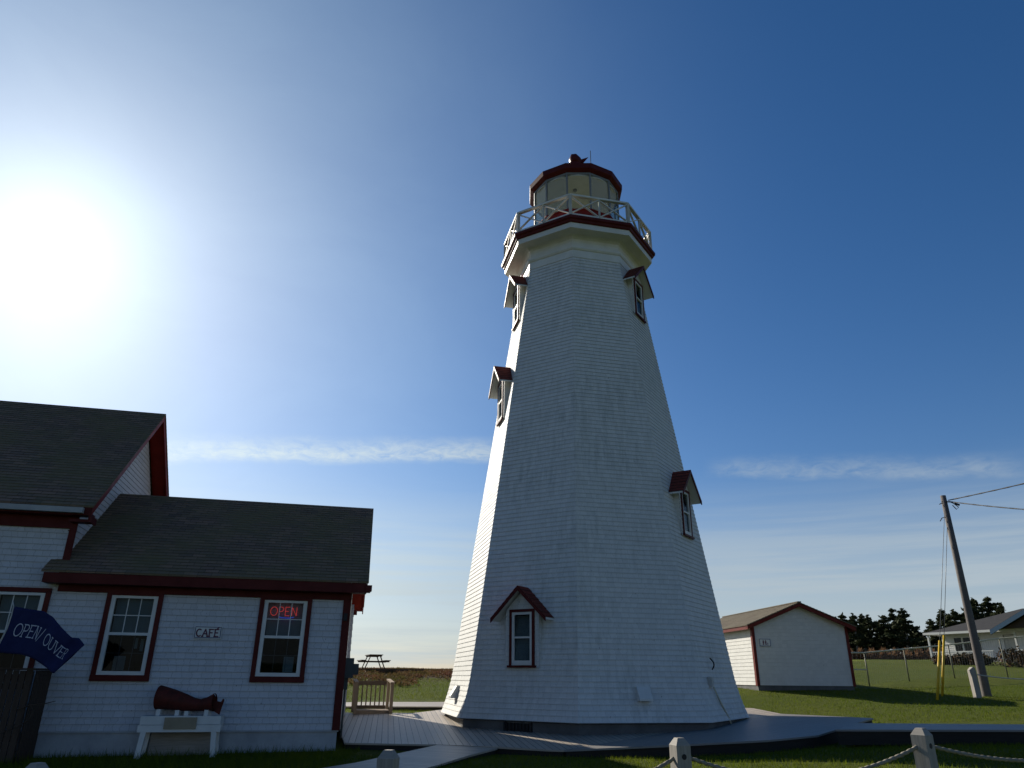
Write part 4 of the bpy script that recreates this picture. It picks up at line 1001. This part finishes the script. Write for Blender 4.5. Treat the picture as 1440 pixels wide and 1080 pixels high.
# ------------------------------------------------------------------ picnic table on its platform
pt_g = 1.80
pf = MB(); pf.box(-1.0,-.9,-.35,3.0,.9,0.0); pfo = pf.build("wooden_platform", M_DARKWOOD, None, (-7.85,44.3,1.98), R(4))
tag(pfo, "low dark wooden platform on the heath crest under the picnic table", "platform")
PT = empty("picnic_table", (-7.72,43.9,1.96), R(19)); tag(PT, "dark wooden picnic table silhouetted on the crest seen from its end", "picnic table")
for k in range(5):
    mb = MB(); mb.box(-.38+k*.155,-.9,.72,-.38+k*.155+.14,.9,.76); mb.build("table_board", M_DARKWOOD, PT)
for s in (-1, 1):
    mb = MB(); mb.box(s*.68-.14,-.9,.43,s*.68+.14,.9,.47); mb.build("seat", M_DARKWOOD, PT)
    for y in (-.6, .6):
        mb = MB(); mb.bar((s*.26,y,.72),(s*.56,y,.0),.05,.10,(0,1,0)); mb.build("leg", M_DARKWOOD, PT)
for y in (-.6, .6):
    mb = MB(); mb.box(-.80,y-.06,.36,.80,y-.02,.43); mb.box(-.36,y-.06,.65,.36,y-.02,.72); mb.build("cross_beam", M_DARKWOOD, PT)

# ------------------------------------------------------------------ white house at right
HA = R(-64); HX, HY = 37.0, 65.2; HG = 3.0
HS = empty("white_house", (HX, HY, HG), HA); tag(HS, "low white bungalow with dark hipped roof, blue gable and porch beyond the fence", "house")
HW, HD = 22.0, 9.0
M_HW = painted("white clapboard house", (.66,.66,.64), .12, .6, (1,1,40))
mb = MB(); lap(mb, (0,0,.25), (1,0,0), (0,0,1), (0,-1,0), HW, 2.15, .16, .015, None, [(1.0,.55,3.4,1.85),(5.2,.0,6.2,1.85),(9.3,.7,10.9,1.8)], z_off=0)
lap(mb, (0,HD,.25), (0,-1,0), (0,0,1), (-1,0,0), HD, 2.15, .16, .015); lap(mb, (HW,0,.25), (0,1,0), (0,0,1), (1,0,0), HD, 2.15, .16, .015)
lap(mb, (HW,HD,.25), (-1,0,0), (0,0,1), (0,1,0), HW, 2.15, .16, .015); mb.build("wall", M_HW, HS)
mb = MB(); mb.box(.05,.05,-.8,HW-.05,HD-.05,.25); mb.build("foundation", M_CONC, HS)
def hwin(x0, z0, x1, z1, n, nm="window"):
    r_ = empty(nm, (x0, 0, z0), 0, HS); w_ = x1-x0; h_ = z1-z0; f = MB()
    f.box(0,-.05,0,.09,.03,h_); f.box(w_-.09,-.05,0,w_,.03,h_); f.box(.09,-.05,h_-.09,w_-.09,.03,h_); f.box(.09,-.05,0,w_-.09,.03,.09)
    for k in range(1, n): f.box(w_*k/n-.06,-.05,.09,w_*k/n+.06,.03,h_-.09)
    f.build("window_frame", M_WHITE, r_); g_ = MB(); g_.box(.09,0.0,.09,w_-.09,.01,h_-.09); g_.build("window_pane", M_GLASS, r_)
    b_ = MB(); b_.face([(0,.35,-.1),(w_,.35,-.1),(w_,.35,h_+.1),(0,.35,h_+.1)]); b_.build("window_interior", M_DARKIN, r_)
hwin(1.0,.80,3.4,2.10,3); hwin(9.3,.95,10.9,2.05,2)
mb = MB(); mb.box(5.22,.02,.25,6.18,.06,2.08); mb.build("door", M_WHITE_OLD, HS)
mb = MB(); z0, z1, o_v = 2.42, 4.35, .55
E4 = [(-o_v,-o_v-.9,z0),(HW+o_v,-o_v-.9,z0),(HW+o_v,HD+o_v,z0),(-o_v,HD+o_v,z0)]; R1, R2 = (4.6,HD/2,z1), (HW-4.6,HD/2,z1)
mb.face([E4[0],E4[1],R2,R1], [(0,0),(23,0),(18,6),(5,6)]); mb.face([E4[2],E4[3],R1,R2], [(0,0),(23,0),(18,6),(5,6)]); mb.face([E4[3],E4[0],R1], [(0,0),(10,0),(5,6)]); mb.face([E4[1],E4[2],R2], [(0,0),(10,0),(5,6)])
mb.face([E4[3],E4[2],E4[1],E4[0]]); mb.build("roof", M_HROOF, HS)
mb = MB(); mb.box(-o_v-.02,-o_v-.95,z0-.16,HW+o_v,-o_v-.90,z0+.02); mb.box(-o_v-.05,-o_v-.95,z0-.16,-o_v,HD+o_v,z0+.02); mb.build("gutter", M_WHITE, HS)
# blue-edged entrance gable
gb = empty("entrance_gable", (11.0,-1.5,0), 0, HS)
mb = MB(); mb.face([(-4.4,-.6,2.40),(4.4,-.6,2.40),(0,-.6,4.4)]); mb.build("gable_wall", M_DARKWOOD, gb)
mb = MB()
for s in (-1, 1):
    A = Vector((s*5.2,-1.0,2.35)); B = Vector((0,-1.0,4.75)); dn = Vector((0,0,-.34)); w_ = Vector((0,.08,0))
    mb.hexa([A+dn,B+dn,B+dn+w_,A+dn+w_,A,B,B+w_,A+w_] if s < 0 else [B+dn,A+dn,A+dn+w_,B+dn+w_,B,A,A+w_,B+w_])
mb.build("bargeboard", M_DARKBLUE, gb)
mb = MB(); mb.face([(-5.2,-1.0,2.36),(0,-1.0,4.76),(0,5,4.76),(-5.2,5,2.36)]); mb.face([(0,-1.0,4.76),(5.2,-1.0,2.36),(5.2,5,2.36),(0,5,4.76)]); mb.build("gable_roof", M_HROOF, gb)
# porch posts, rail, steps
for x in (-.3, 3.7, 6.9, 10.2):
    mb = MB(); mb.box(x-.07,-1.35,-.3,x+.07,-1.21,2.3); mb.build("porch_post", M_WHITE, HS)
mb = MB(); mb.box(-.3,-1.33,.85,5.0,-1.25,.92); mb.box(6.9,-1.33,.85,10.2,-1.25,.92); 
for k in range(30): mb.box(-.1+k*.17,-1.31,.2,-.06+k*.17,-1.27,.86)
mb.build("porch_rail", M_WHITE, HS)
mb = MB(); mb.box(-.4,-1.4,-.5,10.3,-.03,.18); mb.box(5.0,-1.9,-.5,6.8,-1.41,.02); mb.build("porch_floor", M_WHITE_OLD, HS)

# ------------------------------------------------------------------ vegetation
def leafmat(name, a, b, trans=.0):
    m, t = mat(name); o = objc(t); info = t.n('ShaderNodeObjectInfo')
    c = t.mix(t.rng(t.noise(o, .8, 3), .35, .65), (*a, 1), (*b, 1)); c = t.mix(t.m('MULTIPLY', info.outputs['Random'], .35), c, (*b, 1))
    bs = finish(t, c, .8, spec=.12)
    if trans:
        tl = t.n('ShaderNodeBsdfTranslucent'); t.put(tl.inputs[0], c); mx = t.n('ShaderNodeMixShader'); mx.inputs[0].default_value = trans
        out = [q for q in t.t.nodes if q.type == 'OUTPUT_MATERIAL'][0]
        t.t.links.new(bs.outputs[0], mx.inputs[1]); t.t.links.new(tl.outputs[0], mx.inputs[2]); t.t.links.new(mx.outputs[0], out.inputs[0])
    return m
M_FIR = leafmat("dark spruce needles", (.026,.036,.014), (.052,.058,.024), .15)
M_BARK = painted("pale grey bark", (.24,.215,.18), .35, .9, scale=6)
M_SHRUB = leafmat("russet shrub leaves", (.085,.045,.022), (.05,.052,.022))
M_REED = leafmat("dry russet reeds", (.19,.105,.050), (.10,.055,.030), .4)
def leafquads(mb, centers, size, rnd, up_bias=0.0, stretch=1.6):
    n = len(centers); 
    d = rnd.normal(size=(n,3)); d[:,2] = d[:,2]*.6+up_bias; d /= np.linalg.norm(d, axis=1)[:,None]
    e = rnd.normal(size=(n,3)); e -= (e*d).sum(1)[:,None]*d; e /= np.linalg.norm(e, axis=1)[:,None]
    s = size*(.6+.8*rnd.random(n))[:,None]
    P = [centers-d*s*stretch*.5, centers+e*s*.35, centers+d*s*stretch*.5, centers-e*s*.35]
    base = len(mb.v)
    for k in range(n):
        for q in P: mb.v.append(tuple(q[k]))
        mb.f.append([base+4*k, base+4*k+1, base+4*k+2, base+4*k+3]); mb.uv.append([(0,0)]*4); mb.sm.append(False)
def spruce(x, y, h, w_, seed, label, lean=.0, bare=.28, flat=False):
    rnd = np.random.default_rng(seed); g = g1(x, y)-.1
    r_ = empty("spruce_tree", (x, y, g)); tag(r_, label, "tree", "spruces along the far edge of the lawn")
    lx = lambda t_: lean*t_**1.5*h
    mb = MB(); mb.tube([(lx(t_), .1*math.sin(t_*5+seed), h*t_) for t_ in np.linspace(0, .97, 7)], [ .19*(1-t_)+.02 for t_ in np.linspace(0, .97, 7)], 7)
    mb.build("trunk", M_BARK, r_)
    mb = MB(); cs = []
    nl = max(7, int(h*2.1))
    for lv in range(nl):
        t_ = bare + (1-bare)*(lv+.6*rnd.random())/nl; env = (1-t_)/(1-bare)
        env = (env**.75)*(.6+.4*min(1, (t_-bare)*6)) if not flat else min(1, env*2.6)**.7
        for k in range(rnd.integers(3, 6)):
            L = w_*.56*env*rnd.uniform(.45, 1.2)+.10; a = rnd.random()*2*math.pi
            dr = np.array([math.cos(a), math.sin(a), rnd.uniform(-.22, .12)])
            m_ = int(22+75*L); s = rnd.random(m_)**.7
            cs.append(np.array([lx(t_), 0, h*t_]) + dr[None,:]*(s*L)[:,None] + rnd.normal(size=(m_,3))*np.array([.13,.13,.075])*(1.15-.5*s[:,None]))
    cs.append(np.c_[lx(1)+rnd.normal(size=40)*.06, rnd.normal(size=40)*.06, h*(.86+.17*rnd.random(40))])
    leafquads(mb, np.concatenate(cs), .25, rnd, .1); mb.build("crown", M_FIR, r_)
# line of trees (azimuth from the photograph's viewpoint, distance, height, width)
tr = []
random.seed(11)
spec = [(-27.9+0,105,6.6,3.4,0,0),]
def place(az, Dd): return Dd*math.sin(R(az)), Dd*math.cos(R(az))
TREES = [ # az(deg right of view), dist, height, width, lean, note
 (22.6,104,6.2,4.2,.0,"hidden"),(23.3,100,6.9,3.8,.02,"leftmost"),(23.9,108,7.6,3.6,-.03,"a"),(24.45,98,7.3,3.2,.02,"b"),(24.95,106,7.9,3.4,.03,"c"),(25.4,100,7.0,3.0,.0,"d"),
 (25.9,112,7.9,2.6,-.02,"e"),(26.35,99,7.0,3.2,.02,"f"),(26.9,104,8.3,4.2,.02,"g"),(27.5,98,7.3,4.0,.03,"h"),(28.0,106,6.2,3.4,.05,"i"),(28.5,112,5.4,3.0,.0,"j"),
 (29.2,100,6.9,3.6,-.02,"k"),(29.8,108,8.0,4.0,.02,"l"),(30.4,102,7.4,3.8,.04,"m"),(31.0,110,8.0,3.4,.02,"n"),(31.7,106,8.9,4.2,.03,"o"),(32.4,112,9.6,4.8,.06,"p"),(33.1,108,8.6,3.6,.05,"q"),(35.3,112,10.0,4.0,.0,"r"),(36.4,108,10.6,5.0,.0,"s"),
 (24.2,122,7.6,4.4,.0,"t"),(25.1,124,7.4,4.4,.0,"u"),(26.1,120,7.2,4.4,.0,"v"),(27.2,122,7.8,4.4,.0,"w"),(28.3,124,6.4,4.0,.0,"x"),(29.5,122,7.4,4.4,.0,"y"),(30.7,122,7.6,4.4,.0,"z")]
TL = ["dark spruce just showing above the shed's right eave","dark spruce directly right of the shed roof","slim dark spruce second from the shed","narrow dark spruce with a sky gap to its right, near the shed","tallest dark spruce of the group right of the shed","short dark spruce below the tallest one","thin spindly spruce with a pointed tip in the middle of the group",
 "spruce with pale bare trunk in the middle of the group","broad dark spruce with rounded top right of centre in the group","wide leaning spruce at the group's right shoulder","low sloping spruce at the right end of the group","lowest dark spruce in the dip between the two groups",
 "first dark spruce after the dip, left of the guy wires","dark spruce directly behind the guy wires","windswept spruce between the guy wires and the utility pole","dark spruce rising behind the house roof's left end","flat topped spruce left of the pole behind the house","broad windswept spruce just right of the pole above the house roof","smaller leaning spruce right of the broad windswept one","tiny spruce tip above the house ridge","large spruce at the right edge above the house",
 "rear spruce filling behind the first trees by the shed","rear spruce behind the tallest tree","rear spruce behind the spindly tree","rear spruce behind the broad rounded tree","rear spruce behind the dip","rear spruce behind the guy wires","rear spruce behind the windswept tree by the house"]
for k, (az, Dd, h, ww, ln, nt) in enumerate(TREES):
    x, y = place(az, Dd); spruce(x, y, h*.74*random.uniform(.88, 1.1), ww*.92, 100+k, TL[k], ln, bare=.14 if Dd > 115 else .32, flat=(nt in 'op'))
# russet reeds and brush at the tree foot
rnd = np.random.default_rng(3)
def strip(name, a0, a1, d0, d1, n, size, m_, hmax, label):
    mb = MB(); az = a0+(a1-a0)*rnd.random(n); dd = d0+(d1-d0)*rnd.random(n); x = dd*np.sin(np.radians(az)); y = dd*np.cos(np.radians(az)); zz = gz(x, y)
    hh = rnd.random(n)**1.2*hmax*(.6+.4*np.sin(az*9)); leafquads(mb, np.c_[x, y, zz+hh*.9], size, rnd, 1.6, 2.4)
    return tag(mb.build(name, m_), label, "undergrowth", kind='stuff')
strip("dry_reeds", 21.5, 31.5, 84, 92, 14000, .26, M_REED, 1.1, "reddish brown dry reeds along the foot of the spruces")
strip("undergrowth", 21.5, 34, 96, 126, 30000, .38, M_FIR, 1.1, "dark green undergrowth filling between the far spruce trunks")
# shrubs by the house
def shrub(x, y, rx, h, seed, label, m_=M_SHRUB):
    rnd2 = np.random.default_rng(seed); n = 700; q = rnd2.normal(size=(n,3)); q /= np.linalg.norm(q, axis=1)[:,None]; q *= (rnd2.random(n)**.4)[:,None]
    q = q*np.array([rx, rx*.8, h*.5])*(1+.25*np.sin(q[:,:1]*9)) + np.array([0,0,h*.5]); r_ = empty("shrub", (x, y, g1(x, y)-.05)); tag(r_, label, "shrub", "shrubs in front of the white house")
    mb = MB(); leafquads(mb, q, .16, rnd2, .6); mb.build("foliage", m_, r_)
    mb = MB()
    for k in range(5): mb.tube([(0,0,0),(rx*.4*math.cos(k*1.3),rx*.4*math.sin(k*1.3),h*.6)], [.03,.012], 5)
    mb.build("stem", M_BARK, r_)
for k, (az, Dd, rx, h, lab) in enumerate(((29.6,64.5,1.0,.7,"low russet shrub at the left corner of the white house"),(30.6,63.5,.9,.8,"russet shrub under the sunlit porch windows"),(31.5,62.0,.8,.7,"small russet shrub left of the utility pole's base"),(33.4,59.5,1.3,1.2,"large dark russet shrub right of the pole by the porch steps"),(34.3,58,1.0,.9,"dark shrub beside the large russet one at the porch"),(35.6,56,1.0,.8,"rounded dark shrub near the right edge before the house"))):
    x, y = place(az, Dd); shrub(x, y, rx, h, 40+k, lab)

# grass blades near the viewer, one mass
M_BLADE = leafmat("grass blades", (.070,.112,.006), (.115,.138,.010), .5)
M_HEATH = leafmat("heath stems", (.130,.060,.038), (.085,.072,.024), .35)
rnd = np.random.default_rng(9)
def inpoly(x, y, poly):
    c = np.zeros(len(x), bool); n = len(poly)
    for i in range(n):
        x1, y1 = poly[i]; x2, y2 = poly[(i+1) % n]
        hit = ((y1 > y) != (y2 > y)) & (x < (x2-x1)*(y-y1)/(y2-y1+1e-12)+x1); c ^= hit
    return c
def blades(regions):
    out = []
    for (x0, y0, x1, y1, dens, hh, wd_) in regions:
        n = int((x1-x0)*(y1-y0)*dens); x = rnd.uniform(x0, x1, n); y = rnd.uniform(y0, y1, n)
        keep = ~(inpoly(x, y, deckpoly)|inpoly(x, y, ramp)|inpoly(x, y, bwr)|inpoly(x, y, bwl))
        dx, dy = x-CX0, y-CY0; u = dx*math.cos(CA)+dy*math.sin(CA); v = -dx*math.sin(CA)+dy*math.cos(CA)
        keep &= ~((u < .05) & (v > .02) & (v < 9))
        dx, dy = x-SX, y-SY; u = dx*math.cos(SA)+dy*math.sin(SA); v = -dx*math.sin(SA)+dy*math.cos(SA)
        keep &= ~((u > 0) & (u < SW) & (v > 0) & (v < SDp))
        x, y = x[keep], y[keep]; n = len(x); zz = gz(x, y)-.01; a = rnd.uniform(0, 6.283, n); h = hh*rnd.uniform(.5, 1.25, n); w_ = wd_*rnd.uniform(.6, 1.3, n)
        ln = rnd.normal(size=(n,2))*h[:,None]*.35
        p0 = np.c_[x-np.cos(a)*w_, y-np.sin(a)*w_, zz]; p1 = np.c_[x+np.cos(a)*w_, y+np.sin(a)*w_, zz]; p2 = np.c_[x+ln[:,0], y+ln[:,1], zz+h]
        out.append(np.stack([p0, p1, p2], 1).reshape(-1, 3))
    V_ = np.concatenate(out); me = bpy.data.meshes.new("grass"); n = len(V_)//3
    me.vertices.add(len(V_)); me.vertices.foreach_set('co', V_.ravel()); me.loops.add(len(V_)); me.loops.foreach_set('vertex_index', np.arange(len(V_), dtype=np.int32))
    me.polygons.add(n); me.polygons.foreach_set('loop_start', np.arange(0, 3*n, 3, dtype=np.int32)); me.polygons.foreach_set('loop_total', np.full(n, 3, dtype=np.int32))
    me.update(calc_edges=True); me.materials.append(M_BLADE); o = bpy.data.objects.new("grass", me); COL.objects.link(o)
    tag(o, "short green grass covering the lawn", "grass", kind='stuff')
blades([(-10,14.2,-3.4,17.4,110,.19,.006),(-9.5,11.5,-3.2,17.6,420,.10,.006),(-3.5,11,12.5,16.6,420,.075,.006),(-8,7.5,8,11,300,.07,.006),(7,16,24,19.6,260,.08,.007),(7.5,20.5,24,33,150,.07,.009),(-6.5,25,0,29.5,160,.09,.008),(-10.3,30.5,2.5,40,120,.10,.010)])
rx = rnd.uniform(-16, 6, 42000); ry = rnd.uniform(36.5, 56, 42000); kk = (ry-37) + 3.5*np.sin(rx*.7)+2*np.sin(rx*2.1+ry*.5) + rnd.normal(size=len(rx))*1.2 > 2.0; rx, ry = rx[kk], ry[kk]
mb = MB(); leafquads(mb, np.c_[rx, ry, gz(rx, ry)+.05+.08*rnd.random(len(rx))], .085, rnd, 1.2, 2.2)
tag(mb.build("heath", M_HEATH), "reddish brown heath plants on the low crest", "heath", kind='stuff')
# longer tufts along the cafe foundation
